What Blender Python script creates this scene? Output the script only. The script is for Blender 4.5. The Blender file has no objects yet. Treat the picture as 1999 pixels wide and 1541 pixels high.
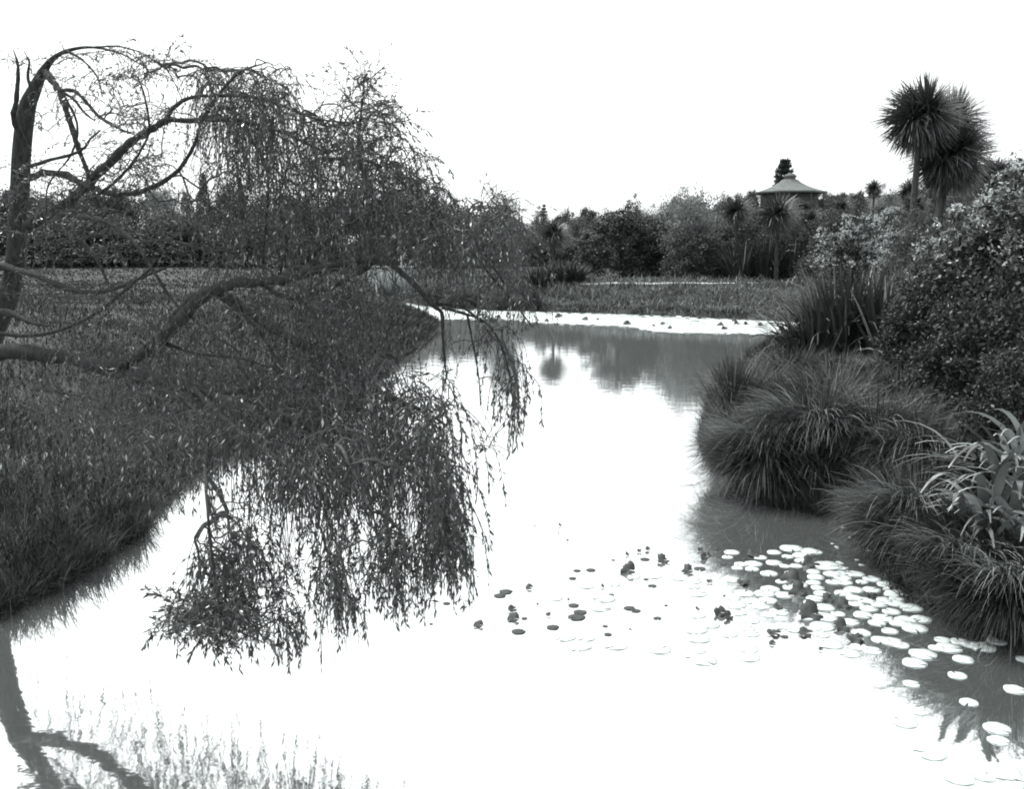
import bpy, math, random
import numpy as np
rng = np.random.default_rng(7); random.seed(7)
scene = bpy.context.scene
COL = scene.collection
R = math.radians
PI = math.pi
# ------------------------------------------------------------------ camera
CAMH = 3.0; PITCH = R(8.0); F = 1921.0; CX, CY = 999.5, 770.5
cam_d = bpy.data.cameras.new('camera'); cam = bpy.data.objects.new('camera', cam_d); COL.objects.link(cam)
cam.location = (0, 0, CAMH); cam.rotation_euler = (R(90)-PITCH, 0, 0)
cam_d.sensor_width = 36; cam_d.lens = 36*F/1999.0; cam_d.clip_start = 0.05; cam_d.clip_end = 3000
scene.camera = cam

def ray(px, py):
    a = (px-CX)/F; b = -(py-CY)/F
    return np.array([a, math.cos(PITCH)+b*math.sin(PITCH), -math.sin(PITCH)+b*math.cos(PITCH)])
def P(px, py, d):                 # world point seen at (px,py) at distance d along +Y
    r = ray(px, py); return np.array([0, 0, CAMH]) + r*(d/r[1])
def G(px, py, z=0.0):             # where the ray meets height z
    r = ray(px, py); t = (z-CAMH)/r[2]; return np.array([0, 0, CAMH]) + r*t
# ------------------------------------------------------------------ materials
TINT = (0.92, 1.0, 0.985)
def g3(v): return (v*TINT[0], v*TINT[1], v*TINT[2], 1)
def newmat(name):
    m = bpy.data.materials.new(name); m.use_nodes = True
    nt = m.node_tree; nt.nodes.clear()
    out = nt.nodes.new('ShaderNodeOutputMaterial')
    return m, nt, out
def ramp(nt, stops):
    r = nt.nodes.new('ShaderNodeValToRGB'); e = r.color_ramp.elements
    while len(e) > len(stops): e.remove(e[-1])
    while len(e) < len(stops): e.new(1.0)
    for el, (p, v) in zip(e, stops): el.position = p; el.color = g3(v)
    return r
def leafmat(name, stops, rough=0.5, transl=0.25, spec=0.5):
    m, nt, out = newmat(name)
    geo = nt.nodes.new('ShaderNodeNewGeometry'); r = ramp(nt, stops)
    nt.links.new(geo.outputs['Random Per Island'], r.inputs[0])
    p = nt.nodes.new('ShaderNodeBsdfPrincipled'); nt.links.new(r.outputs[0], p.inputs['Base Color'])
    p.inputs['Roughness'].default_value = rough; p.inputs['Specular IOR Level'].default_value = spec
    if transl > 0:
        t = nt.nodes.new('ShaderNodeBsdfTranslucent'); nt.links.new(r.outputs[0], t.inputs[0])
        mx = nt.nodes.new('ShaderNodeMixShader'); mx.inputs[0].default_value = transl
        nt.links.new(p.outputs[0], mx.inputs[1]); nt.links.new(t.outputs[0], mx.inputs[2])
        nt.links.new(mx.outputs[0], out.inputs[0])
    else: nt.links.new(p.outputs[0], out.inputs[0])
    return m
def noisemat(name, lo, hi, scale=5.0, detail=6, rough=0.9, bump=0.3, stretch=(1,1,1), lohi=(0.35,0.65), spec=0.3, bdist=0.02):
    m, nt, out = newmat(name)
    tc = nt.nodes.new('ShaderNodeTexCoord'); mp = nt.nodes.new('ShaderNodeMapping'); mp.inputs['Scale'].default_value = stretch
    nt.links.new(tc.outputs['Object'], mp.inputs[0])
    n = nt.nodes.new('ShaderNodeTexNoise'); n.inputs['Scale'].default_value = scale; n.inputs['Detail'].default_value = detail
    n.inputs['Roughness'].default_value = 0.65
    nt.links.new(mp.outputs[0], n.inputs['Vector'])
    r = ramp(nt, [(lohi[0], lo), (lohi[1], hi)]); nt.links.new(n.outputs['Fac'], r.inputs[0])
    p = nt.nodes.new('ShaderNodeBsdfPrincipled'); nt.links.new(r.outputs[0], p.inputs['Base Color'])
    p.inputs['Roughness'].default_value = rough; p.inputs['Specular IOR Level'].default_value = spec
    if bump:
        b = nt.nodes.new('ShaderNodeBump'); b.inputs['Strength'].default_value = bump; b.inputs['Distance'].default_value = bdist
        nt.links.new(n.outputs['Fac'], b.inputs['Height']); nt.links.new(b.outputs[0], p.inputs['Normal'])
    nt.links.new(p.outputs[0], out.inputs[0]); return m

M = {}
M['willow_leaf'] = leafmat('willow_leaf', [(0, .03), (.7, .075), (.92, .17), (1, .6)], .3, .28, .7)
M['bark'] = noisemat('bark', .018, .06, 30, stretch=(1, 1, .3), bump=.8)
M['twig_bark'] = noisemat('twig_bark', .04, .12, 25, bump=.2)
M['dark_leaf'] = leafmat('dark_leaf', [(0, .038), (.7, .075), (1, .14)], .5, .2, .4)
M['mid_leaf'] = leafmat('mid_leaf', [(0, .045), (.7, .10), (1, .2)], .5, .25, .4)
M['pale_leaf'] = leafmat('pale_leaf', [(0, .12), (.6, .22), (1, .4)], .5, .3, .4)
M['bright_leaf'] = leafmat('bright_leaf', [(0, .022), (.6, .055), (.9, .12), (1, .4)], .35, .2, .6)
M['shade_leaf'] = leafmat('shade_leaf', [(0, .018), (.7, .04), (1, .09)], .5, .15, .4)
M['sunlit_leaf'] = leafmat('sunlit_leaf', [(0, .25), (.5, .55), (1, .85)], .3, .2, .7)  # pale colour stands in for sun falling on the top leaves
M['trunk_dark'] = noisemat('trunk_dark', .025, .075, 12, stretch=(1, 1, .4), bump=.5)
M['sword_leaf'] = leafmat('sword_leaf', [(0, .035), (.7, .085), (.95, .16), (1, .4)], .4, .12, .5)
M['flax_leaf'] = leafmat('flax_leaf', [(0, .032), (.75, .062), (.93, .12), (1, .5)], .42, .08, .5)
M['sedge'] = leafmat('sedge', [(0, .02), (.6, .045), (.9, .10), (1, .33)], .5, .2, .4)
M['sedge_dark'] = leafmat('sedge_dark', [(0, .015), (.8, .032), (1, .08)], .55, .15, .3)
M['straw'] = leafmat('straw', [(0, .14), (.7, .3), (1, .5)], .6, .25, .3)
M['straw_far'] = leafmat('straw_far', [(0, .09), (.7, .2), (1, .38)], .6, .25, .3)
M['strap_leaf'] = leafmat('strap_leaf', [(0, .05), (.4, .15), (1, .6)], .3, .1, .8)
M['grass_near'] = leafmat('grass_near', [(0, .016), (.75, .042), (1, .11)], .6, .2, .25)
M['grass_far'] = leafmat('grass_far', [(0, .035), (.6, .095), (1, .24)], .6, .2, .3)
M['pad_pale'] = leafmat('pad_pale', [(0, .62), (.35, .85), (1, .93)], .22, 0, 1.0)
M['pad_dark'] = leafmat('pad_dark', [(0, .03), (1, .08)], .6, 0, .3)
M['ground'] = noisemat('ground', .035, .10, .55, 9, bump=.6, bdist=.15)
M['path'] = noisemat('path', .5, .75, 3, bump=.1)
M['stone'] = noisemat('stone', .3, .45, 4, bump=.3)
M['pale_paint'] = noisemat('pale_paint', .6, .75, 6, bump=.05)
M['roof'] = noisemat('roof', .11, .22, 2.5, 8, bump=.3, stretch=(1, 1, 6))
M['timber'] = noisemat('timber', .04, .09, 6, bump=.2)
# water
m, nt, out = newmat('pond_water')
tc = nt.nodes.new('ShaderNodeTexCoord')
n1 = nt.nodes.new('ShaderNodeTexNoise'); n1.inputs['Scale'].default_value = 2.2; n1.inputs['Detail'].default_value = 4
nt.links.new(tc.outputs['Object'], n1.inputs['Vector'])
bp = nt.nodes.new('ShaderNodeBump'); bp.inputs['Strength'].default_value = .12; bp.inputs['Distance'].default_value = .02
nt.links.new(n1.outputs['Fac'], bp.inputs['Height'])
gl = nt.nodes.new('ShaderNodeBsdfGlossy'); gl.inputs['Color'].default_value = (.97, .985, .985, 1); gl.inputs['Roughness'].default_value = .035
nt.links.new(bp.outputs[0], gl.inputs['Normal'])
df = nt.nodes.new('ShaderNodeBsdfDiffuse'); df.inputs['Color'].default_value = g3(.42)
mx = nt.nodes.new('ShaderNodeMixShader'); mx.inputs[0].default_value = .13
nt.links.new(gl.outputs[0], mx.inputs[1]); nt.links.new(df.outputs[0], mx.inputs[2]); nt.links.new(mx.outputs[0], out.inputs[0])
M['water'] = m
# ------------------------------------------------------------------ mesh helpers
def mk(name, V, Q, mat, parent=None, smooth=False, link=True):
    """quads/tris numpy arrays to ONE mesh object"""
    me = bpy.data.meshes.new(name); V = np.ascontiguousarray(V, np.float32)
    if isinstance(Q, np.ndarray): Q = [Q]
    me.vertices.add(len(V)); me.vertices.foreach_set('co', V.ravel())
    loops = np.concatenate([q.ravel() for q in Q]).astype(np.int32)
    tot = np.concatenate([np.full(len(q), q.shape[1]) for q in Q]).astype(np.int32)
    st = np.concatenate([[0], np.cumsum(tot)[:-1]]).astype(np.int32)
    me.loops.add(len(loops)); me.loops.foreach_set('vertex_index', loops)
    me.polygons.add(len(tot)); me.polygons.foreach_set('loop_start', st); me.polygons.foreach_set('loop_total', tot)
    if smooth: me.polygons.foreach_set('use_smooth', np.ones(len(tot), bool))
    me.update(calc_edges=True); me.validate()
    me.materials.append(mat)
    o = bpy.data.objects.new(name, me)
    if link: COL.objects.link(o)
    if parent: o.parent = parent
    return o
def join(parts):
    V = []; Q = []; n = 0
    for v, q in parts:
        V.append(v); Q.append(q+n); n += len(v)
    return np.concatenate(V), np.concatenate(Q)
def smoothline(pts, k=5):
    p = np.asarray(pts, float)
    if len(p) < 3: 
        t = np.linspace(0, 1, k+1)[:, None]; return p[0]*(1-t)+p[-1]*t
    e = np.vstack([2*p[0]-p[1], p, 2*p[-1]-p[-2]]); o = []
    for i in range(1, len(e)-2):
        for t in np.arange(k)/k:
            a, b, c, d = e[i-1:i+3]
            o.append(.5*((2*b)+(-a+c)*t+(2*a-5*b+4*c-d)*t*t+(-a+3*b-3*c+d)*t**3))
    o.append(p[-1]); return np.array(o)
def tube(pts, rad, n=6):
    p = np.asarray(pts, float); m_ = len(p); rad = np.broadcast_to(rad, (m_,))
    t = np.gradient(p, axis=0); t /= np.linalg.norm(t, axis=1)[:, None]+1e-9
    ref = np.array([0.31, 0.87, 0.38]); 
    u = np.cross(t, ref); u /= np.linalg.norm(u, axis=1)[:, None]+1e-9
    v = np.cross(t, u); a = np.arange(n)/n*2*PI
    V = p[:, None]+rad[:, None, None]*(u[:, None]*np.cos(a)[None, :, None]+v[:, None]*np.sin(a)[None, :, None])
    i = np.arange(m_-1)[:, None]*n; j = np.arange(n)[None]; jn = (j+1) % n
    Q = np.stack([i+j, i+jn, i+n+jn, i+n+j], -1).reshape(-1, 4)
    return V.reshape(-1, 3), Q
def leaves(c, d, L, W, nrm=None):
    """rhombic leaves: base c, direction d, length L, width W"""
    N = len(c); d = d/(np.linalg.norm(d, axis=1)[:, None]+1e-9)
    if nrm is None: nrm = rng.normal(size=(N, 3))
    s = np.cross(d, nrm); s /= np.linalg.norm(s, axis=1)[:, None]+1e-9
    L = np.broadcast_to(L, (N,))[:, None]; W = np.broadcast_to(W, (N,))[:, None]
    mid = c+d*L*.45
    V = np.stack([c, mid+s*W/2, c+d*L, mid-s*W/2], 1).reshape(-1, 3)
    return V, np.arange(4*N).reshape(N, 4)
def blades(base, az, a0, a1, L, W, segs=4, twist=0.0, power=1.0, wmin=.12):
    """strap blades arching from angle a0 to a1 (from vertical)"""
    N = len(base); az, a0, a1, L, W = [np.broadcast_to(x, (N,)).astype(float) for x in (az, a0, a1, L, W)]
    h = np.stack([np.cos(az), np.sin(az), 0*az], 1); z = np.array([0, 0, 1.]); sd = np.stack([-np.sin(az), np.cos(az), 0*az], 1)
    pts = [base.astype(float)]; wid = [np.ones(N)*.6]
    for k in range(segs):
        t = (k+.5)/segs; a = a0+(a1-a0)*t**power
        pts.append(pts[-1]+(h*np.sin(a)[:, None]+z*np.cos(a)[:, None])*(L/segs)[:, None])
        tt = (k+1)/segs; wid.append(np.ones(N)*max(wmin if k == segs-1 else 0, (1-tt**2.2)))
    V = []
    for k, (p, w) in enumerate(zip(pts, wid)):
        s = sd
        if twist is not None and np.any(twist):
            up = h; tw = np.broadcast_to(twist, (N,))*(k/segs)+.15
            s = sd*np.cos(tw)[:, None]+z*np.sin(tw)[:, None]
        V += [p+s*(W*w/2)[:, None], p-s*(W*w/2)[:, None]]
    V = np.stack(V, 1); m_ = 2*(segs+1)
    q = np.array([[2*k, 2*k+1, 2*k+3, 2*k+2] for k in range(segs)])
    Q = (np.arange(N)[:, None, None]*m_+q[None]).reshape(-1, 4)
    return V.reshape(-1, 3), Q
def thing(name, label, cat, loc, rz=0, group=None, scale=None):
    o = bpy.data.objects.new(name, None); COL.objects.link(o); o.location = tuple(float(v) for v in loc)
    o.rotation_euler = (0, 0, rz); o['label'] = label; o['category'] = cat; o.empty_display_size = .3
    if group: o['group'] = group
    if scale is not None: o.scale = scale
    return o
def tag(o, label, cat, group=None, kind=None):
    o['label'] = label; o['category'] = cat
    if group: o['group'] = group
    if kind: o['kind'] = kind
    return o
# ------------------------------------------------------------------ pond outline and terrain
left_px = [(-700, 1260), (-120, 1245), (20, 1196), (60, 1168), (95, 1158), (140, 1122), (185, 1108), (215, 1072), (268, 1052), (276, 1010), (330, 968), (372, 918), (440, 885), (560, 832), (660, 780), (735, 735), (775, 700), (820, 678), (848, 650), (850, 634), (820, 617), (780, 606), (755, 596), (735, 588)]
far_px = [(760, 586), (850, 597), (1000, 607), (1100, 609), (1200, 612), (1300, 616), (1400, 621), (1530, 627), (1600, 633)]
right_px = [(1560, 648), (1515, 668), (1470, 700), (1425, 745), (1390, 800), (1376, 850), (1385, 885), (1420, 915), (1465, 960), (1510, 990), (1600, 1003), (1670, 1030), (1728, 1085), (1755, 1150), (1830, 1192), (1960, 1245), (2120, 1300), (2300, 1350)]
poly = [G(*p)[:2] for p in left_px] + [G(*p)[:2] for p in far_px] + [G(*p)[:2] for p in right_px] + [np.array([6.5, 4.6]), np.array([5, 3.4]), np.array([-9, 3.2]), np.array([-13, 5.0])]
poly = np.array(poly)
def sdist(X, Y):
    """signed distance to the shoreline, positive on land"""
    X = np.asarray(X, float); Y = np.asarray(Y, float); sh = X.shape; X = X.ravel(); Y = Y.ravel()
    D = np.full(X.shape, 1e9); ins = np.zeros(X.shape, bool); n = len(poly)
    for i in range(n):
        ax, ay = poly[i]; bx, by = poly[(i+1) % n]; dx, dy = bx-ax, by-ay
        t = np.clip(((X-ax)*dx+(Y-ay)*dy)/(dx*dx+dy*dy+1e-12), 0, 1)
        D = np.minimum(D, np.hypot(X-ax-t*dx, Y-ay-t*dy))
        c = ((ay > Y) != (by > Y)) & (X < (bx-ax)*(Y-ay)/(by-ay+1e-12)+ax); ins ^= c
    return np.where(ins, -D, D).reshape(sh)
def sm(t): t = np.clip(t, 0, 1); return t*t*(3-2*t)
def vnoise(X, Y, s, seed=0):
    return (np.sin(X*1.7/s+seed)*np.cos(Y*1.3/s+seed*2)+np.sin((X+Y)*.9/s+seed*3)*.6+np.cos((X*.6-Y*1.9)/s+seed)*.5)/2.1
def height(X, Y, s=None):
    X = np.asarray(X, float); Y = np.asarray(Y, float)
    if s is None: s = sdist(X, Y)
    land = .28*sm(s/.5)+1.2*sm(s/7.0)*(.35+.65*sm((s)/5))
    xe = 13.5+.16*np.maximum(0, Y-30)
    hill = .30*np.maximum(0, X-xe)+.15*(np.minimum(np.maximum(Y, 66), 112)-66)*sm((X-9)/13)
    hill = 8*np.tanh(hill/8)
    cen = .025*np.clip(Y-64, 0, 80)
    far = 1.5*sm((Y-150)/120)
    land = land+(hill+cen+far)*sm(s/8)+.06*vnoise(X, Y, 1.2, 1)*sm(s/1.5)+.15*vnoise(X, Y, 7, 2)*sm(s/6)
    return np.where(s < 0, -.7*sm(-s/2.0), land)
def gz(x, y): return float(height(np.array([x]), np.array([y]))[0])
def nonuni(lo, hi, c, n, pw=2.2):
    t = np.linspace(-1, 1, n); r = np.sign(t)*np.abs(t)**pw
    return np.where(r < 0, c+r*(c-lo), c+r*(hi-c))
xs = nonuni(-420, 420, 0, 420, 2.6); ys = nonuni(-60, 900, 12, 460, 3.0)
ys = np.concatenate([ys[ys < 12], 12+(900-12)*np.linspace(0, 1, 360)**2.4])
ys = np.unique(ys)
XX, YY = np.meshgrid(xs, ys); ZZ = height(XX, YY)
nx, ny = len(xs), len(ys)
V = np.stack([XX, YY, ZZ], -1).reshape(-1, 3)
i = np.arange(ny-1)[:, None]*nx+np.arange(nx-1)[None]
Q = np.stack([i, i+1, i+nx+1, i+nx], -1).reshape(-1, 4)
gr = mk('ground', V, Q, M['ground'], smooth=True); gr['kind'] = 'structure'
wv = np.array([[-60, 0, 0], [60, 0, 0], [60, 110, 0], [-60, 110, 0]], float)
wa = mk('water', wv, np.array([[0, 1, 2, 3]]), M['water']); wa['kind'] = 'structure'
# path on top of the far bank (thin gravel strip draped on the terrain)
pp = []
dg = np.arange(50, 66, .25)
for px in range(1130, 1740, 10):
    gx = (px-CX)/F*dg*(1/math.cos(PITCH)); row = (CAMH-height(gx, dg))/dg; k = int(np.argmax((sdist(gx, dg) > 1) & (row < .0272))); pp.append(np.array([gx[k], dg[k], 0]))
yk = np.convolve(np.pad([p[1] for p in pp], 6, 'edge'), np.ones(13)/13, 'valid')
for p, y_ in zip(pp, yk): p[1] = y_
pv = []; 
for k, p in enumerate(pp):
    for off in (0, .15, .3, .45):
        x, y = p[0], p[1]-.4+off; pv.append([x, y, gz(x, y)+.03])
n = len(pp); pq = []
for k in range(n-1):
    for j in range(3): a = k*4+j; pq.append([a, a+4, a+5, a+1])
pa = mk('path', np.array(pv), np.array(pq), M['path']); pa['kind'] = 'structure'
# ------------------------------------------------------------------ grass (stuff)
def grass(name, label, n, sampler, Lr, Wf, mat, lean=.9):
    x, y = sampler(n); s = sdist(x, y); k = s > -.10; x, y, s = x[k], y[k], s[k]
    z = height(x, y, s); N = len(x); d = np.hypot(x, y)
    az = rng.uniform(0, 2*PI, N); L = rng.uniform(*Lr, N)*(1+.55*vnoise(x, y, 1.0, 5)+.3*vnoise(x, y, .33, 9)); W = Wf*np.maximum(d, 5)*rng.uniform(.7, 1.3, N)
    a0 = rng.uniform(0, .6, N); V, Q = blades(np.stack([x, y, z-.03], 1), az, a0, a0+rng.uniform(.2, lean, N), L, W, 3)
    o = mk(name, V, Q, mat); tag(o, label, 'grass', kind='stuff'); return o
def samp_shore(i0, i1, smax, ex=1.6):
    seg = poly[i0:i1+1]
    def f(n):
        l = np.hypot(*(seg[1:]-seg[:-1]).T); dm = np.hypot(*((seg[1:]+seg[:-1])/2).T); w = l/dm**.8; w /= w.sum()
        k = rng.choice(len(l), n, p=w); t = rng.random(n); p = seg[k]+(seg[k+1]-seg[k])*t[:, None]
        r = smax*rng.random(n)**ex; a = rng.uniform(0, 2*PI, n); return p[:, 0]+r*np.cos(a), p[:, 1]+r*np.sin(a)
    return f
NL = len(left_px); NF = len(far_px); NR = len(right_px)
grass('bank_grass', 'dark tufted grass overhanging the water along the left bank', 110000, samp_shore(0, NL-1, 6.0), (.16, .42), .0011, M['grass_near'], 1.6)
grass('bank_grass', 'pale rough grass on the far bank below the path', 90000, samp_shore(NL-1, NL+NF-1, 9.0, 1.0), (.12, .34), .0008, M['grass_far'], 1.8)
grass('bank_grass', 'scattered dry pale tufts on the far bank face', 14000, samp_shore(NL-1, NL+NF-1, 9.0, .8), (.3, .6), .0010, M['straw_far'], 2.2)
grass('bank_grass', 'dark grass and low growth along the right bank', 50000, samp_shore(NL+NF, NL+NF+NR-1, 3.5, 1.2), (.15, .4), .0012, M['grass_near'], 1.6)
def samp_field(n):
    px = rng.uniform(-80, 900, n); d = 13*np.exp(rng.random(n)*2.0); return (px-CX)/F*d, d
grass('meadow_grass', 'paler meadow grass behind the willow on the left bank', 60000, samp_field, (.08, .22), .0012, M['grass_near'], 1.4)
# ------------------------------------------------------------------ generic trees (unit height / unit width)
def crown_pts(n, cl, ztop=1.0, zbot=.2, rx=.5, seed=0, csz=.11, shell=.55, shape='round'):
    r = np.random.default_rng(seed)
    th = r.uniform(0, 2*PI, cl); u = r.uniform(-1, 1, cl); rad = (shell+(1-shell)*r.random(cl))*(1+.22*r.normal(size=cl)*.6)
    rad = np.clip(rad, .1, 1.12)
    zc, hz = (ztop+zbot)/2, (ztop-zbot)/2
    if shape == 'round':
        q = np.sqrt(1-u*u); C = np.stack([rx*q*np.cos(th)*rad, rx*q*np.sin(th)*rad, zc+hz*u*rad], 1)
    elif shape == 'cone':
        t = r.random(cl)**.75; z = ztop-t*(ztop-zbot); w = rx*(.06+t**.85)*rad*(1+.15*np.sin(t*26)); C = np.stack([w*np.cos(th), w*np.sin(th), z], 1)
    elif shape == 'dome':
        u = np.abs(u)**.8; q = np.sqrt(np.maximum(0, 1-u*u)); C = np.stack([rx*q*np.cos(th)*rad, rx*q*np.sin(th)*rad, zbot+(ztop-zbot)*u*rad], 1)
    elif shape == 'box':
        C = np.stack([r.uniform(-rx, rx, cl), r.uniform(-rx*.35, rx*.35, cl), r.uniform(zbot, ztop, cl)], 1)
    k = r.integers(0, cl, n); s = csz*r.uniform(.5, 1.3, cl)[k]
    return C[k]+r.normal(size=(n, 3))*s[:, None]*np.array([.55, .55, .42]), C
PROTO = {}
def proto(kind, mat, n, cl, leaf, seed, trunk=.3, shape='round', zbot=.2, csz=.11, shell=.55, tiers=0, tr=.022, crest=0):
    if not kind.startswith('bush'): n = int(n*2.1); leaf *= 1.08
    pts, C = crown_pts(n, cl, .97, zbot, .46, seed, csz, shell, shape)
    r = np.random.default_rng(seed+99)
    d = r.normal(size=(n, 3)); d[:, 2] += .1; L = leaf*r.uniform(.6, 1.5, n)
    nr = r.normal(size=(n, 3)); nr[:, 2] += .8
    Vc, Qc = leaves(pts, d, L, L*.55, nr)
    parts = []
    tp = smoothline([(0, 0, -.05), (.01, 0, .25), (-.012, .01, .55), (0, 0, .88)]); parts.append(tube(tp, np.linspace(tr, tr*.25, len(tp)), 7))
    for k in r.choice(len(C), min(16, len(C)), replace=False):
        c = C[k]; z0 = max(.05, min(c[2]*.6, .6)); s = np.array([0, 0, z0])
        ln = smoothline([s, s*.45+c*.55+np.array([0, 0, -.02]), c], 3); parts.append(tube(ln, np.linspace(tr*.45, tr*.1, len(ln)), 5))
    Vt, Qt = join(parts)
    extra = None
    if crest:  # extra leaves on the upper crown, sunlight put into their pale colour
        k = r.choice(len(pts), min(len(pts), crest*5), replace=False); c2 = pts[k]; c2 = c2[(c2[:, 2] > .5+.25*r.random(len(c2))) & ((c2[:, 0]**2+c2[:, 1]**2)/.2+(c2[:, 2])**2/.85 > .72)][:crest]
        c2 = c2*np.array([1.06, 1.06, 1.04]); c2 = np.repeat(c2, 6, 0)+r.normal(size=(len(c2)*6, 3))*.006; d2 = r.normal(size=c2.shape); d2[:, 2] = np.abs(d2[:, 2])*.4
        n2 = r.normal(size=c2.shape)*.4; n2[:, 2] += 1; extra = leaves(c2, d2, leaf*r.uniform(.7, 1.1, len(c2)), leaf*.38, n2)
    PROTO[kind] = ((Vc, Qc, mat), (Vt, Qt, M['bark']), {}, extra)
def place(kind, px, ytop, wpx, d, name, label, cat, group=None, zb=None, hscale=1.0):
    x, _, zt = P(px, ytop, d); z0 = gz(x, d) if zb is None else zb; z0 -= .05
    w = wpx/F*d*1.16; h = max(zt-z0, .4)*1.06
    ch = 'foliage' if cat in ('shrub', 'hedge') else 'crown'; st = 'stem' if cat in ('shrub', 'hedge') else 'trunk'
    (Vc, Qc, mc), (Vt, Qt, mt), cache, extra = PROTO[kind]
    t = thing(name, label, cat, (x, d, z0), rng.uniform(-.5, .5) if kind == 'hedge' else rng.uniform(0, 6.28), group, (w, w, h))
    if kind == 'hedge': t.rotation_euler[2] = .1
    for nm, (V_, Q_, m_) in ((ch, (Vc, Qc, mc)), (st, (Vt, Qt, mt)))+((('sunlit_crest_leaves', (extra[0], extra[1], M['sunlit_leaf'])),) if extra is not None else ()):
        if nm not in cache: o = mk(nm, V_, Q_, m_); cache[nm] = o
        else: o = cache[nm].copy(); COL.objects.link(o)
        o.parent = t
    return t
proto('round_dark', M['dark_leaf'], 7000, 150, .028, 1, csz=.10)
proto('round_dark2', M['dark_leaf'], 7000, 110, .03, 2, csz=.12)
proto('round_mid', M['mid_leaf'], 6500, 130, .028, 3, csz=.11)
proto('round_mid2', M['mid_leaf'], 6000, 90, .03, 4, csz=.13, shell=.4)
proto('loose_pale', M['pale_leaf'], 7000, 200, .02, 5, csz=.12, shell=.3, zbot=.12, tr=.02)
proto('conifer', M['dark_leaf'], 5000, 220, .03, 6, shape='cone', zbot=.08, csz=.06, tr=.015)
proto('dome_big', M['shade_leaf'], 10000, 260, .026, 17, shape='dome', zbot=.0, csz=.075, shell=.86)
proto('dome_dark', M['dark_leaf'], 9000, 190, .026, 7, shape='dome', zbot=.0, csz=.10, shell=.7)
proto('dome_mid', M['mid_leaf'], 9000, 190, .028, 8, shape='dome', zbot=.0, csz=.10, shell=.7)
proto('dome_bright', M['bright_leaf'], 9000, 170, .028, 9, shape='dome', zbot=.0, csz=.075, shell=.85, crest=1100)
proto('hedge', M['dark_leaf'], 8000, 200, .04, 10, shape='box', zbot=.05, csz=.08)

# --- tiered pine (norfolk-like) for the two spired conifers
def tiered_pine(px, ytop, wpx, d, label, tiers=7, tag_g=None):
    x, _, zt = P(px, ytop, d); z0 = gz(x, d)-.05; H = zt-z0; w = wpx/F*d/2
    t = thing('pine_tree', label, 'tree', (x, d, z0), 0, tag_g)
    tp = np.array([[0, 0, 0], [.02*H, 0, H*.5], [.03*H, 0, H]]); v, q = tube(smoothline(tp), np.linspace(.2, .06, 11), 6)
    mk('trunk', v, q, M['bark'], t)
    C = []; D = []
    zlo = H-2.6*w
    for k in range(tiers):
        f = k/(tiers-1); z = H-.05*w-(H-zlo)*f*.9; rr = w*(.28+.72*f**.8)*rng.uniform(.75, 1.1)
        for a in np.linspace(0, 2*PI, 7)[:-1]+rng.uniform(0, 1):
            m_ = 90; u = rng.random(m_)**.6; C.append(np.stack([np.cos(a)*u*rr+.03*z, np.sin(a)*u*rr, z+u*u*rr*.25+rng.normal(size=m_)*.07*w], 1)+rng.normal(size=(m_, 3))*.07*w)
            D.append(np.tile([np.cos(a), np.sin(a), .3], (m_, 1))+rng.normal(size=(m_, 3))*.5)
    v, q = leaves(np.concatenate(C), np.concatenate(D), .24*w, .12*w); mk('crown', v, q, M['dark_leaf'], t); return t

# --- cabbage tree
def cordyline(px, py, rpx, d, ybase, label, heads=1, n=420, name='cabbage_tree', lean=0., skirt=.5, group='cabbage trees'):
    c = P(px, py, d); x0 = P(px+lean, py, d)[0]; z0 = gz(x0, d)-.1; L = rpx/F*d
    t = thing(name, label, 'tree', (x0, d, z0), 0, group)
    cl = c-np.array([x0, d, z0])
    tr = max(.06, .078*L); L *= .95
    ln = smoothline([(0, 0, 0), (cl[0]*.2-.03, .02, cl[2]*.5), (cl[0]*.8, 0, cl[2]*.9), cl])
    v, q = tube(ln, np.linspace(tr*1.25, tr*.8, len(ln)), 9); mk('trunk', v, q, M['trunk_dark'], t)
    n = int(n*1.5); az = rng.uniform(0, 2*PI, n); a0 = np.arccos(rng.uniform(-.8, 1, n)); off = np.stack([np.sin(a0)*np.cos(az), np.sin(a0)*np.sin(az), np.cos(a0)], 1)*.08*L
    ro = np.array([[0, 0, .1], [.28, .1, -.12], [-.26, -.12, -.05], [.05, -.25, .12], [0, .2, -.22]])*L; off = off+ro[rng.integers(0, 5, n)]*(1 if n > 500 else .5)
    LL = L*rng.uniform(.75, 1.1, n)
    v, q = blades(cl+off, az, a0*.93, a0+rng.uniform(.1, .55, n)*np.sin(a0)+.05, LL, .062*L**.5*rng.uniform(.7, 1.2, n), 4, twist=.6)
    mk('leaf_head', v, q, M['sword_leaf'], t)
    if skirt:
        m_ = int(n*skirt); az = rng.uniform(0, 2*PI, m_); zz = rng.uniform(-.45, .0, m_)*L
        b = cl+np.stack([np.cos(az)*tr, np.sin(az)*tr, zz], 1); a0 = rng.uniform(1.7, 2.5, m_)
        v, q = blades(b, az, a0, np.minimum(a0+.8, 3.0), L*rng.uniform(.5, .95, m_), .05*L**.5, 3, twist=.5)
        mk('dead_leaf_skirt', v, q, M['sword_leaf'], t)
    return t
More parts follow.
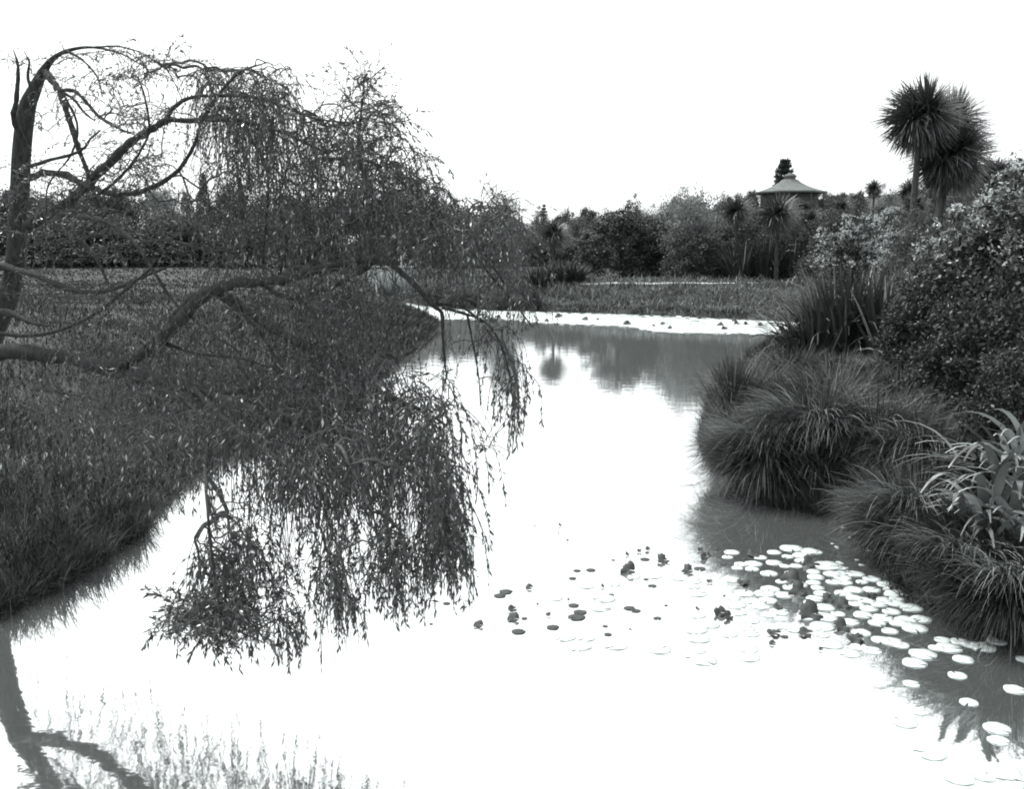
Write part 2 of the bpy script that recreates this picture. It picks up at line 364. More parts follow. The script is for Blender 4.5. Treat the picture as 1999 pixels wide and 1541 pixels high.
# --- flax clump
def flax(px, d, wpx, ytop, label, n=160, W=.07, mat='flax_leaf', name='flax_clump', spread=.75, cat='plant', zb=None, group=None, bent=.12):
    c = P(px, ytop, d); z0 = (gz(c[0], d) if zb is None else zb)-.05; H = c[2]-z0; w = wpx/F*d
    az = rng.uniform(0, 2*PI, n); rb = rng.random(n)**.5*w*.28; b = np.stack([np.cos(az)*rb, np.sin(az)*rb, 0*az], 1)
    a0 = rng.uniform(.0, spread, n)*(.3+.7*rb/(w*.28)); a1 = a0+rng.uniform(.05, .5, n)
    kk = rng.random(n) < bent; a1 = np.where(kk, a0+rng.uniform(1.2, 2.2, n), a1)
    v, q = blades(b, az, a0, a1, H*rng.uniform(.7, 1.12, n), W*rng.uniform(.7, 1.2, n), 6, twist=rng.uniform(-1, 1, n), power=2.2)
    o = mk(name, v, q, M[mat]); o.location = (c[0], d, z0); return tag(o, label, cat, group)
# --- sedge tussock
def sedge(px, d, wpx, ytop, label, n=3500, straw=1, az_s=None, zb=None, up=.0, group='sedge tussocks on the right bank', W=.008, name='sedge_tussock', Lf=1.0, mat='sedge'):
    c = P(px, ytop, d); z0 = (gz(c[0], d) if zb is None else zb)-.05; H = max(c[2]-z0, .3); w = wpx/F*d
    t = thing(name, label, 'plant', (c[0], d, z0), 0, group)
    nb = max(12, n//55); bi = rng.integers(0, nb, n); baz = rng.uniform(0, 2*PI, nb); brb = rng.random(nb)**.5*w*.2; ba1 = rng.uniform(.4, 2.4, nb)*(1-up); bL = rng.uniform(.65, 1.35, nb)
    loose = rng.random(n) < .3; az = np.where(loose, rng.uniform(0, 2*PI, n), baz[bi]+rng.normal(size=n)*.16)
    rb = np.where(loose, rng.random(n)**.5*w*.24, brb[bi]+rng.normal(size=n)*.03); b = np.stack([np.cos(az)*rb, np.sin(az)*rb, H*.15*rng.random(n)], 1)
    az2 = az+rng.normal(size=n)*.22; a0 = rng.uniform(.0, .5, n); a1 = a0+np.where(loose, rng.uniform(.3, 2.4, n)*(1-up), ba1[bi]+rng.normal(size=n)*.2)
    LL = H*Lf*np.where(loose, rng.uniform(.5, 1.5, n), bL[bi]*rng.uniform(.85, 1.12, n))
    v, q = blades(b, az2, a0, a1, LL, W*rng.uniform(.6, 1.9, n)*max(1, d/9), 6, twist=rng.uniform(-.8, .8, n), power=rng.choice([1.0, 1.6, 2.4]))
    straw = straw+int(n*.05)
    m2 = int(n*.05); az3 = rng.uniform(0, 2*PI, m2); b3 = np.stack([np.cos(az3)*w*.12, np.sin(az3)*w*.12, 0*az3], 1); v3, q3 = blades(b3, az3, rng.uniform(.1, .9, m2), rng.uniform(1, 2.6, m2), H*rng.uniform(.5, 1.3, m2), W*1.2, 6, twist=.5)
    mk('blades', v, q, M[mat], t)
    if straw:
        az = (az_s if az_s is not None else 3.9)+rng.normal(size=straw)*.45; u_ = rng.normal(size=straw)*.12*w; b = np.stack([np.cos(az)*w*.2-u_*.7, np.sin(az)*w*.2+u_*.5, H*.6+.2*H*rng.random(straw)], 1)
        a0 = rng.uniform(.5, 1.1, straw); v, q = blades(b, az, a0, a0+rng.uniform(.7, 1.7, straw), H*rng.uniform(.4, 1.0, straw), W*1.4, 6, twist=.6)
        v, q = join([(v, q), (v3, q3)])
        mk('dead_blades', v, q, M['straw'], t)
    return t
# ------------------------------------------------------------------ background tree line, left of the pond (seen through the willow)
BL = 'trees along the far side of the meadow'
def W_(kind, px, yt, w, d, label, cat='tree', name=None, group=BL, **k):
    if name is None: name = {'conifer': 'conifer_tree', 'hedge': 'clipped_hedge'}.get(kind, 'broadleaf_tree' if cat == 'tree' else 'shrub')
    return place(kind, px, yt, w, d, name, label, cat, group, **k)
W_('conifer', 396, 348, 52, 96, 'tallest dark pointed conifer rising above the tree line left of the pond')
W_('conifer', 362, 384, 56, 98, 'lower pointed conifer just left of the tallest pointed one')
W_('round_dark', 446, 362, 66, 95, 'dark blunt topped tree just right of the tallest pointed conifer')
W_('conifer', 468, 356, 40, 99, 'narrow conifer behind the dark blunt topped tree')
W_('loose_pale', 322, 360, 90, 93, 'pale twiggy tree left of the pointed conifers', hscale=1)
W_('round_mid', 262, 372, 110, 97, 'bushy tree left of the pale twiggy tree in the meadow tree line')
W_('round_dark2', 185, 376, 120, 94, 'wide dark tree at the left of the meadow tree line')
W_('round_mid2', 100, 382, 120, 99, 'mid grey bushy tree beyond the meadow near the willow trunk')
W_('round_dark', 30, 372, 110, 95, 'dark round tree directly behind the willow trunk')
W_('conifer', 225, 372, 60, 100, 'dark pointed conifer far left in the meadow tree line')
W_('conifer', 140, 380, 60, 100, 'dark pointed conifer between the wide dark tree and the trunk of the willow')
W_('conifer', 300, 388, 56, 99, 'shorter dark conifer left of the pale twiggy tree')
W_('round_dark', -50, 400, 110, 95, 'dark round tree cut off by the left edge of the view')
W_('round_mid', 520, 392, 95, 97, 'bushy tree right of the narrow conifer, seen through the willow')
W_('round_dark2', 590, 388, 100, 95, 'dark spreading tree behind the middle of the willow crown')
W_('round_mid2', 660, 385, 95, 98, 'loose bushy tree behind the right half of the willow crown')
W_('round_dark', 730, 392, 90, 96, 'dark tree above the pale dam wall, behind the willow')
W_('round_mid', 800, 400, 95, 99, 'bushy tree above the white pillar at the far end of the pond')
W_('round_dark2', 865, 415, 80, 97, 'dark low tree right of the white pillar')
W_('round_mid2', 925, 420, 85, 94, 'bushy tree at the right fringe of the willow leaves')
W_('loose_pale', 982, 378, 74, 76, 'pale feathery tree with a thin top just right of the willow')
for k, (px, yt, w) in enumerate([(60, 420, 190), (210, 425, 190), (350, 425, 180), (480, 432, 180), (610, 462, 150), (740, 466, 150), (860, 466, 130), (960, 455, 110)]):
    W_('dome_dark', px, yt, w, 90-k*.7, 'dark low shrub mass at the foot of the tree line beyond the meadow', 'shrub', group='low shrubs under the meadow tree line')
# ------------------------------------------------------------------ middle and right background
MB = 'trees on the slope behind the far bank'
W_('loose_pale', 1012, 432, 80, 105, 'pale thin tree at the left end of the slope trees', group=MB)
W_('round_mid', 1046, 440, 70, 112, 'grey bushy tree behind the left cabbage tree', group=MB)
W_('dome_dark', 1056, 416, 44, 118, 'small dark pointed mass under the tiny tiered pine', 'tree', 'broadleaf_tree', group=MB)
tiered_pine(1059, 402, 15, 122, 'tiny tiered pine on the skyline at the centre of the view', 4)
W_('round_dark', 1101, 414, 46, 118, 'small dark round topped tree right of the tiny tiered pine', group=MB)
W_('round_dark2', 1148, 410, 50, 120, 'dark tree on the skyline between two pale ones', group=MB)
W_('loose_pale', 1190, 411, 80, 118, 'pale broad tree on the skyline at mid slope', group=MB)
W_('round_mid', 1138, 432, 95, 104, 'grey rounded tree above the pale lawn', group=MB)
W_('loose_pale', 1178, 442, 80, 95, 'pale leaning tree left of the big dark dome shrub', group=MB)
W_('round_mid2', 1075, 452, 70, 100, 'bushy tree behind the left cabbage tree trunk', group=MB)
W_('round_mid', 1020, 455, 70, 96, 'bushy tree at the upper edge of the pale lawn', group=MB)
W_('dome_dark', 1234, 399, 62, 82, 'dark conical tree standing behind the big dark dome shrub', 'tree', 'conifer_tree', group=MB)
W_('loose_pale', 1262, 404, 56, 90, 'pale thin tree behind the dark conical tree', group=MB)
W_('loose_pale', 1308, 392, 70, 86, 'pale tree left of the tall grey loose tree', group=MB)
W_('dome_big', 1212, 430, 140, 65, 'big dark dome shaped shrub reflected in the pond', 'shrub', group='shrubs behind the far path')
W_('dome_big', 1290, 436, 110, 66, 'dark dome shrub between the big dome and the tall grey tree', 'shrub', group='shrubs behind the far path')
W_('round_mid2', 1340, 385, 90, 69, 'greyer tree standing just behind the tall loose grey tree', group=MB)
W_('loose_pale', 1350, 372, 135, 64, 'tall loose grey tree, the tallest behind the far path', group=MB)
W_('dome_mid', 1352, 440, 110, 62, 'grey green shrub at the foot of the tall loose grey tree', 'shrub', group='shrubs behind the far path')
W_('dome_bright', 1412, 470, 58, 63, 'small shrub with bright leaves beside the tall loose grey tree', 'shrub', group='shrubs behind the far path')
W_('round_dark', 1415, 386, 44, 84, 'small dark round tree right of the tall loose grey tree', group=MB)
W_('round_mid', 1440, 390, 70, 82, 'grey bushy tree left of the pavilion roof', group=MB)
W_('round_dark2', 1468, 374, 30, 92, 'small dark tree touching the left eave of the pavilion', group=MB)
W_('round_mid2', 1450, 405, 90, 74, 'bushy tree in front of the slope left of the pavilion', group=MB)
W_('dome_mid', 1560, 408, 120, 74, 'grey rounded bush below the pavilion', 'shrub', group='shrubs on the slope below the pavilion')
W_('round_dark', 1556, 390, 60, 92, 'dark flat crowned tree under the pavilion eave', group=MB)
W_('round_dark2', 1600, 390, 44, 90, 'dark tree at the right corner of the pavilion', group=MB)
W_('round_dark', 1618, 378, 46, 86, 'dark flat topped tree right of the pavilion', group=MB)
W_('round_dark2', 1648, 378, 44, 84, 'dark flat topped tree left of the small lone cabbage tree', group=MB)
W_('dome_dark', 1672, 398, 74, 62, 'dark rounded bush in front of the small lone cabbage tree', 'shrub', group='shrubs on the slope below the pavilion')
W_('dome_mid', 1620, 412, 80, 64, 'grey bush left of the dark rounded bush on the slope', 'shrub', group='shrubs on the slope below the pavilion')
W_('round_dark', 1677, 374, 22, 82, 'tiny dark tree just left of the small lone cabbage tree', group=MB)
W_('loose_pale', 1742, 364, 56, 60, 'bare twiggy bush between the two cabbage tree heads', group=MB)
W_('dome_mid', 1735, 405, 110, 52, 'grey bush on the slope below the bare twiggy bush', 'shrub', group='shrubs on the slope below the pavilion')
W_('dome_mid', 1850, 352, 130, 50, 'grey bush on the ridge behind the tall cabbage tree', 'shrub', group='shrubs on the slope below the pavilion')
W_('dome_dark', 1770, 440, 110, 46, 'dark bush behind the tall cabbage tree trunk', 'shrub', group='shrubs on the slope below the pavilion')
W_('dome_mid', 1870, 400, 150, 40, 'grey bush filling the slope right of the tall cabbage tree trunk', 'shrub', group='shrubs on the slope below the pavilion')
W_('round_dark', 1897, 330, 36, 66, 'small round tree left of the clipped hedge on the ridge', group=MB)
W_('hedge', 1960, 323, 92, 64, 'dark flat topped hedge on the ridge at the right edge', 'hedge', group=None)
W_('dome_dark', 1640, 415, 130, 52, 'dark bush in shade above the bright topped shrubs', 'shrub', group='shrubs on the slope below the pavilion')
W_('dome_dark', 1540, 432, 160, 62, 'dark bush behind the flax row on the far path', 'shrub', group='shrubs on the slope below the pavilion')
W_('dome_dark', 1450, 425, 120, 64, 'dark bush left of the flax row on the far path', 'shrub', group='shrubs on the slope below the pavilion')
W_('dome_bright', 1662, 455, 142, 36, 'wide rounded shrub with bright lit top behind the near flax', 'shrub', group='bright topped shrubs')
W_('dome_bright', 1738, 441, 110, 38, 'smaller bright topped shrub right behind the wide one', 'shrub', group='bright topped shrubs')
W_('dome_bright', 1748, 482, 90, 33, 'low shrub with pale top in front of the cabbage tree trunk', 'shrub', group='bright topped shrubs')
W_('dome_dark', 1812, 470, 110, 28, 'dark shrub left of the large bush with the sunlit crest', 'shrub', group='shrubs on the right bank')
W_('dome_mid', 1800, 520, 120, 25, 'grey leafy shrub behind the near flax clump on its right side', 'shrub', group='shrubs on the right bank')
for k, (px, yt, w, d, l) in enumerate([(1025, 468, 90, 93, 'low grey bush on the edge of the pale lawn, leftmost'), (1085, 470, 80, 94, 'low grey bush on the edge of the pale lawn, behind the left cabbage tree'), (1140, 462, 90, 92, 'low grey bush on the edge of the pale lawn, left of the big dark dome'), (1250, 430, 90, 78, 'tall grey bush filling the gap above the big dark dome shrub'), (1395, 420, 90, 72, 'grey bush right of the tall loose grey tree'), (1470, 430, 110, 70, 'dark grey bush behind the left flax of the far row'), (1600, 435, 90, 66, 'grey bush behind the right flax of the far row')]):
    W_('dome_mid' if k != 5 else 'dome_dark', px, yt, w, d, l, 'shrub', group='shrubs at the edge of the lawn and slope')
W_('dome_mid', 1806, 412, 120, 29.5, 'grey bush in front of the tall cabbage tree trunk', 'shrub', group='shrubs on the right bank')
# cabbage trees
cordyline(1082, 456, 32, 64, 545, 'lone cabbage tree standing left of the big dark dome shrub', n=420, skirt=.8)
cordyline(1798, 230, 76, 31, 480, 'tall cabbage tree with the highest leaf head at the right', n=1100, lean=-4, skirt=.25)
cordyline(1852, 248, 72, 32.5, 480, 'tall cabbage tree with a leaf head behind and right of the highest one', n=900, lean=-10, skirt=.1)
cordyline(1856, 302, 76, 31.6, 480, 'cabbage tree with the lowest drooping head of the tall group', n=1300, lean=-18, skirt=1.0)
cordyline(1707, 368, 21, 60, 430, 'small lone cabbage tree on the ridge between pavilion and tall cabbage trees', n=260, skirt=.9)
cordyline(1776, 372, 26, 48, 430, 'short cabbage tree just left of the tall trunk', n=260, skirt=1.1)
cordyline(1520, 418, 44, 58, 470, 'broad cabbage tree with hanging dead leaves below the pavilion', n=420, skirt=1.4)
cordyline(1440, 410, 34, 60, 470, 'cabbage tree left of the broad one below the pavilion', n=320, skirt=1.2)
cordyline(1585, 428, 26, 58, 470, 'small cabbage tree right of the broad one below the pavilion', n=260, skirt=.9)
cordyline(1644, 405, 26, 60, 470, 'cabbage tree head above the bright topped shrubs', n=260, skirt=1)
cordyline(1788, 400, 30, 38, 430, 'shaggy short cabbage tree against the foot of the tall trunk', n=300, skirt=2.2)
cordyline(1815, 385, 36, 44, 430, 'shaggy short cabbage tree just behind the tall trunk', n=300, skirt=1.6)
# flax
for px, yt, w, l in [(1062, 512, 60, 'dark flax clump at the foot of the lone left cabbage tree'), (1098, 506, 55, 'dark flax clump right of the lone left cabbage tree'), (1128, 514, 40, 'small dark flax clump beside the big dark dome shrub'), (1035, 526, 40, 'low flax clump at the left end of the far path')]:
    flax(px, 60, w, yt, l, 240, .11, group='flax clumps along the far path', spread=1.0)
for px, yt, w, l in [(1450, 466, 70, 'flax clump beside the small bright leaved shrub on the far path'), (1495, 458, 80, 'second flax clump from the left in the row on the far path'), (1545, 462, 80, 'third flax clump from the left in the row on the far path'), (1590, 470, 70, 'right hand flax clump of the row on the far path')]:
    flax(px, 60, w, yt, l, 320, .11, group='flax clumps along the far path', spread=.9)
flax(1660, 24.5, 250, 528, 'big dark flax clump on the water edge with upright sword leaves', 520, .115, spread=1.0, bent=.1)
flax(1735, 23.5, 130, 535, 'smaller flax clump joined to the right of the big dark one', 200, .11, spread=.8, bent=.2)
flax(1598, 24.0, 150, 562, 'lower flax tuft leaning left over the water from the big dark clump', 170, .1, spread=1.3, bent=.35)
flax(1535, 21.5, 90, 668, 'sprawling pale tipped flax leaves at the water edge', 24, .06, spread=1.6, bent=.6)
# sedges
sd = [
 (1432, 14.6, 70, 745, 'upright reedy tussock at the left tip of the right bank', 3000, 0, .5),
 (1475, 16.5, 110, 725, 'grassy tussock behind the upright reedy one', 2600, 0, .2),
 (1540, 19.0, 160, 700, 'pale fringed tussock in front of the sprawling flax leaves', 3000, 60, .1),
 (1640, 18.5, 190, 705, 'grassy tussock at the foot of the big dark flax clump', 3200, 60, .1),
 (1740, 17.5, 190, 700, 'grassy tussock right below the big dark flax clump', 3000, 30, .1),
 (1525, 15.0, 170, 745, 'broad tussock in the second row, left of centre', 4000, 0, .1),
 (1635, 14.6, 220, 738, 'broad tussock in the second row, at the centre of the mass', 4600, 0, .1),
 (1755, 14.2, 200, 745, 'broad tussock in the second row, nearest the large bush', 4000, 0, .1),
 (1500, 12.3, 180, 822, 'drooping front tussock at the left with blades in the water', 6000, 160, .0),
 (1600, 12.1, 240, 785, 'largest drooping tussock with a spill of pale dead blades', 7500, 520, .0),
 (1712, 11.9, 220, 795, 'dark drooping front tussock right of the one with dead blades', 6500, 60, .0),
 (1800, 11.2, 200, 830, 'dark tussock between the front sedges and the strap leaved plant', 4600, 0, .0),
 (1720, 10.2, 110, 955, 'small tussock with pale blades low above the shallow water', 1500, 220, .0),
 (1790, 9.4, 170, 940, 'dark tussock below the strap leaved plant', 4200, 60, .0),
 (1890, 8.2, 240, 1030, 'dark hanging tussock at the lower right water edge', 5200, 30, .0),
 (1985, 7.6, 240, 1080, 'dark tussock cut by the right edge of the view', 5000, 0, .0),
 (1835, 8.7, 180, 1050, 'low dark tussock nearest the lily pads', 4000, 20, .0),
]
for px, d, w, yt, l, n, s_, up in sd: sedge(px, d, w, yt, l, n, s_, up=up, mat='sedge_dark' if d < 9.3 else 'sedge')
# strap leaved plant, bright
def strap(px, d, yb, label, n, Lr, az_c, az_s, zb):
    x = P(px, 900, d)[0]; t_ = thing('strap_leaved_plant', label, 'plant', (x, d, zb), 0, 'strap leaved plants on the right bank')
    az = az_c+rng.normal(size=n)*az_s; b = rng.normal(size=(n, 3))*.16; b[:, 2] = np.abs(b[:, 2])*1.5
    a0 = rng.uniform(.05, .6, n); v, q = blades(b, az, a0, rng.uniform(1.7, 2.5, n), rng.uniform(*Lr, n), rng.uniform(.06, .11, n), 9, twist=rng.uniform(-.3, .5, n), power=1.3)
    mk('leaves', v, q, M['strap_leaf'], t_, smooth=True); return t_
strap(1975, 9.4, 1000, 'arching bright strap leaved plant at the right edge, upper one', 140, (.75, 1.45), 3.7, 1.0, gz(4.65, 9.4)+.02)
strap(1960, 8.5, 1000, 'arching strap leaved plant at the right edge, lower one', 80, (.6, 1.05), 3.8, .9, gz(4.25, 8.5)+.02)
# large bushes right
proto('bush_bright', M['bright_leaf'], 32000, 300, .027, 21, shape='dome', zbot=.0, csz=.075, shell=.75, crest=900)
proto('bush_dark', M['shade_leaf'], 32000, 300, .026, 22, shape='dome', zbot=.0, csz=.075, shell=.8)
RB = 'large bushes on the right bank'
W_('bush_bright', 2010, 362, 310, 15.5, 'large bush with sunlit pale leaves at its crest, right edge', 'shrub', group=RB)
W_('bush_bright', 1880, 462, 190, 16.5, 'bush with pale sunlit crest spilling left from the tallest right hand bush', 'shrub', group=RB)
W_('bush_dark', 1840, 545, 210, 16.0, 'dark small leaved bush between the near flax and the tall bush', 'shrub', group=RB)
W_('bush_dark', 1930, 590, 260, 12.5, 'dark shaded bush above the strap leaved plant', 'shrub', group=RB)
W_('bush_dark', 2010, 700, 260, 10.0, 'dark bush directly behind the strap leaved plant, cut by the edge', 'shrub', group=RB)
# ------------------------------------------------------------------ pavilion
def pavilion():
    d = 112.; ce = P(1541, 376, d); hw = 68/F*d; ze = ce[2]; zt = P(1541, 351, d)[2]; z0 = min(gz(ce[0], d), ze-3)-.1
    t = thing('pavilion', 'pavilion with a flared pyramid roof showing above the trees', 'building', (ce[0], d, z0))
    def ringpts(r, z, n=8, off=PI/8): return np.array([[r*math.cos(off+2*PI*k/n), r*math.sin(off+2*PI*k/n), z] for k in range(n)])
    prof = [(0.99, -.12), (1.03, -.02), (1.0, .04), (.82, .17), (.62, .36), (.45, .56), (.3, .8), (.22, 1.0)]
    H = zt-ze; V = np.concatenate([ringpts(hw*r, ze-z0+H*z) for r, z in prof]); m_ = len(prof)
    Q = np.array([[k*8+j, k*8+(j+1) % 8, (k+1)*8+(j+1) % 8, (k+1)*8+j] for k in range(m_-1) for j in range(8)]+[[ (m_-1)*8+j for j in (0, 1, 2, 3)], [(m_-1)*8+j for j in (0, 3, 4, 7)], [(m_-1)*8+j for j in (4, 5, 6, 7)]])
    rf = mk('roof', V, Q, M['roof'], t)
    prof = [(.16, .98), (.16, 1.22), (.2, 1.24), (.2, 1.3), (.02, 1.55)]
    V = np.concatenate([ringpts(hw*r, ze-z0+H*z) for r, z in prof]); Q = np.array([[k*8+j, k*8+(j+1) % 8, (k+1)*8+(j+1) % 8, (k+1)*8+j] for k in range(len(prof)-1) for j in range(8)])
    mk('cupola', V, Q, M['roof'], rf)
    wl = [(.8, 0), (.8, (ze-z0)-.05)]; V = np.concatenate([ringpts(hw*r, z) for r, z in wl]); mk('wall', V, np.array([[j, (j+1) % 8, 8+(j+1) % 8, 8+j] for j in range(8)]), M['timber'], t)
    for k in range(8):
        a = PI/8+2*PI*k/8; x, y = hw*.93*math.cos(a), hw*.93*math.sin(a); v, q = tube([(x, y, 0), (x, y, ze-z0)], .09, 6); mk('post', v, q, M['timber'], t)
pavilion()
tiered_pine(1530, 316, 42, 128, 'tiered pine rising behind the pavilion roof', 6)
# ------------------------------------------------------------------ far end: dam wall, pillar, stakes
def box(c, s):
    x, y, z = np.array(s)/2; V = np.array([[a*x, b*y, e*z] for e in (-1, 1) for b in (-1, 1) for a in (-1, 1)])+np.array(c)
    return V, np.array([[0, 2, 3, 1], [4, 5, 7, 6], [0, 1, 5, 4], [2, 6, 7, 3], [0, 4, 6, 2], [1, 3, 7, 5]])
d = 70.; a = P(718, 521, d); b = P(806, 563, d); z0 = b[2]-.3
t = thing('dam_wall', 'low pale retaining wall at the far end of the pond', 'wall', ((a[0]+b[0])/2, d, z0))
wid = b[0]-a[0]; hh = a[2]-z0
v, q = box((0, 0, hh/2-.04), (wid, .5, hh-.08)); mk('wall_face', v, q, M['stone'], t)
v, q = box((0, -.03, hh), (wid+.16, .62, .12)); mk('coping', v, q, M['path'], t)
c = P(788, 515, 74.); z0 = gz(c[0], 74.)-.1; ht = P(788, 484, 74.)[2]-z0
t = thing('stone_pillar', 'small white pillar above the dam wall', 'pillar', (c[0], 74., z0))
v, q = join([box((0, 0, .15), (.62, .62, .3)), box((0, 0, ht/2), (.4, .4, ht-.25)), box((0, 0, ht-.08), (.52, .52, .12))]); mk('shaft', v, q, M['pale_paint'], t)
for px, yt, yb, l in [(640, 540, 558, 'short white stake left of the dam wall, farthest left'), (699, 535, 562, 'white stake just left of the dam wall'), (734, 524, 548, 'white stake in front of the left end of the dam wall')]:
    dd = 66.; c = P(px, yb, dd); zt = P(px, yt, dd)[2]; z0 = min(c[2], gz(c[0], dd))-.1
    v, q = join([tube([(0, 0, 0), (.01, 0, (zt-z0)*.5), (0, 0, zt-z0)], .045, 6), box((0, 0, zt-z0+.01), (.11, .11, .03))]); o = mk('stake', v, q, M['pale_paint']); o.location = (c[0], dd, z0); tag(o, l, 'stake', 'white stakes by the dam wall')
# low growth along the foot of far bank left of centre
for k, (px, yt, w, d, l) in enumerate([(860, 560, 90, 60, 'dark low bush on the far bank seen through the willow, leftmost'), (905, 566, 80, 57, 'dark low bush at the far waterline under hanging willow leaves'), (1030, 556, 50, 55, 'small dark bush on the far bank below the left flax clumps'), (975, 570, 60, 55, 'small low bush at the far waterline left of the white gap')]):
    W_('dome_dark', px, yt, w, d, l, 'shrub', group='low bushes on the far bank')
# ------------------------------------------------------------------ WILLOW
def Dp(px, py):
    hi = 9.6-2.6*min(max(px/850., 0), 1); lo = 5.9-.7*min(max(px/800., 0), 1)
    t_ = sm(np.array((py-700)/330.)); return float(hi*(1-t_)+lo*t_)
def L3(pts, dz=0): return smoothline([P(x, y, Dp(x, y)+dz-.45*float(sm(np.array((x-120)/200.)))) for x, y in pts], 5)
base = P(-75, 700, 10.4); zb_ = gz(base[0], 10.4)-.1
will = thing('willow_tree', 'leaning weeping willow hanging over the pond from the left bank', 'tree', (base[0], 10.4, zb_))
org = np.array([base[0], 10.4, zb_])
trunk = smoothline([org, P(-30, 700, 10.3), P(22, 560, 10.1), P(36, 430, 10.0), P(42, 300, 9.9), P(52, 215, 9.85), P(66, 178, 9.8), P(84, 140, 9.8), P(104, 114, 9.75), P(134, 98, 9.7), P(180, 92, 9.6), P(235, 104, 9.5), P(285, 132, 9.4)], 6)
v, q = tube(trunk, .9*np.interp(np.arange(len(trunk)), [0, 12, 28, 36, 44, 50, 60, len(trunk)-1], [.2, .11, .095, .07, .04, .024, .013, .005]), 12); mk('trunk', v-org, q, M['bark'], will, smooth=True)
limbs = [ # (pixels, radius start, end in px)
 ([(130, 99), (160, 116), (190, 150), (200, 190)], 2.5, .8), ([(180, 92), (230, 90), (280, 105), (330, 140)], 2, .7), ([(64, 182), (54, 150), (57, 122), (46, 98)], 3.5, .5),
 ([(120, 176), (150, 240), (140, 300), (95, 360), (90, 420)], 2.5, 1), ([(245, 380), (180, 440), (120, 470), (60, 480)], 3, 1), ([(140, 455), (185, 500), (215, 560), (255, 600), (300, 640)], 4, 1.2), ([(60, 760), (140, 770), (220, 790), (300, 830)], 3, 1), ([(40, 790), (90, 812), (130, 850)], 3, 1), ([(420, 570), (500, 640), (540, 700), (600, 760), (680, 800)], 4, 1), ([(300, 660), (380, 690), (470, 700), (560, 730), (640, 760)], 4, 1), ([(230, 480), (330, 470), (420, 490), (520, 470), (600, 440)], 3.5, 1), ([(540, 548), (560, 480), (545, 400), (560, 330)], 3.5, 1), ([(480, 740), (560, 790), (640, 860), (700, 940), (720, 1020)], 3.5, 1),
 ([(30, 300), (22, 240), (33, 190), (35, 130), (26, 96)], 7, .5),
 ([(60, 128), (75, 140), (100, 168), (122, 205), (137, 240), (152, 285), (170, 335), (186, 385), (200, 425), (222, 475), (250, 520)], 7, 2),
 ([(30, 440), (110, 395), (165, 352), (225, 300), (250, 282), (285, 258), (318, 238), (335, 234), (400, 236), (470, 235), (560, 262), (640, 300)], 10, 2),
 ([(318, 238), (345, 205), (375, 190), (425, 186), (500, 190), (560, 210), (620, 232), (690, 240)], 4, 1.5),
 ([(30, 345), (65, 335), (115, 338), (150, 355), (200, 374), (245, 380), (292, 368), (340, 340), (372, 297), (388, 258), (391, 225)], 7, 2.5),
 ([(45, 328), (100, 312), (155, 296), (178, 270), (195, 255)], 3.5, 1.5),
 ([(112, 176), (145, 178), (172, 203), (192, 226), (220, 245), (260, 262)], 4, 1.5),
 ([(112, 176), (140, 190), (165, 220), (185, 235)], 3, 1.5),
 ([(185, 385), (230, 350), (265, 310), (290, 260), (285, 200), (270, 150)], 3.5, 1.5),
 ([(-60, 690), (20, 692), (120, 702), (230, 728), (330, 746), (420, 774), (510, 806), (600, 826), (680, 850), (760, 870), (840, 880), (890, 905)], 17, 2),
 ([(200, 720), (270, 695), (320, 655), (360, 605), (405, 568), (450, 585), (505, 622), (560, 657), (600, 680), (645, 712), (700, 745), (760, 775), (820, 800), (870, 830)], 14, 2),
 ([(330, 648), (385, 590), (440, 556), (500, 550), (555, 545), (600, 532), (660, 518), (720, 508), (745, 506), (795, 542), (842, 592), (862, 610), (864, 640), (866, 690), (872, 735)], 12, 1.5),
 ([(-40, 520), (20, 527), (80, 542), (150, 568), (212, 567), (270, 545), (330, 520)], 8, 2),
 ([(-40, 600), (20, 612), (60, 630), (95, 636)], 7, 2),
 ([(-30, 650), (60, 655), (130, 640), (190, 610), (240, 570), (300, 520)], 5, 2),
 ([(250, 740), (300, 775), (360, 785), (420, 780), (470, 790), (530, 830), (580, 870), (620, 930), (640, 990)], 5, 2),
 ([(500, 550), (560, 580), (620, 570), (680, 545), (740, 508), (800, 480), (860, 470), (920, 490), (970, 530), (1000, 590)], 5, 1.5),
 ([(555, 545), (640, 470), (690, 430), (715, 370), (700, 300), (705, 220), (712, 150)], 6, 1.5),
 ([(690, 430), (760, 410), (830, 430), (900, 470), (960, 540), (1010, 600), (1040, 640)], 4, 1.2),
 ([(862, 600), (912, 614), (945, 628), (972, 660), (990, 710), (1000, 770), (1004, 830), (1000, 885)], 3, 1),
 ([(842, 592), (900, 600), (935, 625), (962, 660)], 3, 1),
 ([(912, 614), (925, 680), (935, 740), (938, 790)], 2.2, 1),
 ([(120, 420), (200, 430), (260, 470), (300, 530), (340, 590), (400, 640), (470, 690)], 5, 1.5),
 ([(420, 774), (500, 760), (560, 770), (620, 800), (700, 800), (760, 830), (800, 880)], 5, 1.5),
 ([(380, 760), (440, 820), (520, 880), (600, 930), (680, 960), (740, 1000)], 6, 1.5),
 ([(330, 746), (400, 830), (400, 900), (404, 980), (410, 1050), (418, 1120), (430, 1200)], 5, 1.5),
 ([(700, 850), (780, 900), (840, 950), (870, 1010), (862, 1080)], 4, 1.2),
 ([(600, 826), (640, 880), (680, 940), (720, 990), (740, 1050)], 4, 1.2),
 ([(640, 310), (700, 310), (760, 335), (810, 380), (860, 420), (930, 440)], 3.5, 1.2),
 ([(470, 235), (520, 330), (520, 430), (512, 520)], 4, 1.5),
 ([(390, 240), (430, 180), (470, 140), (520, 122)], 4, 1.2),
]
SK = []; SKR = []
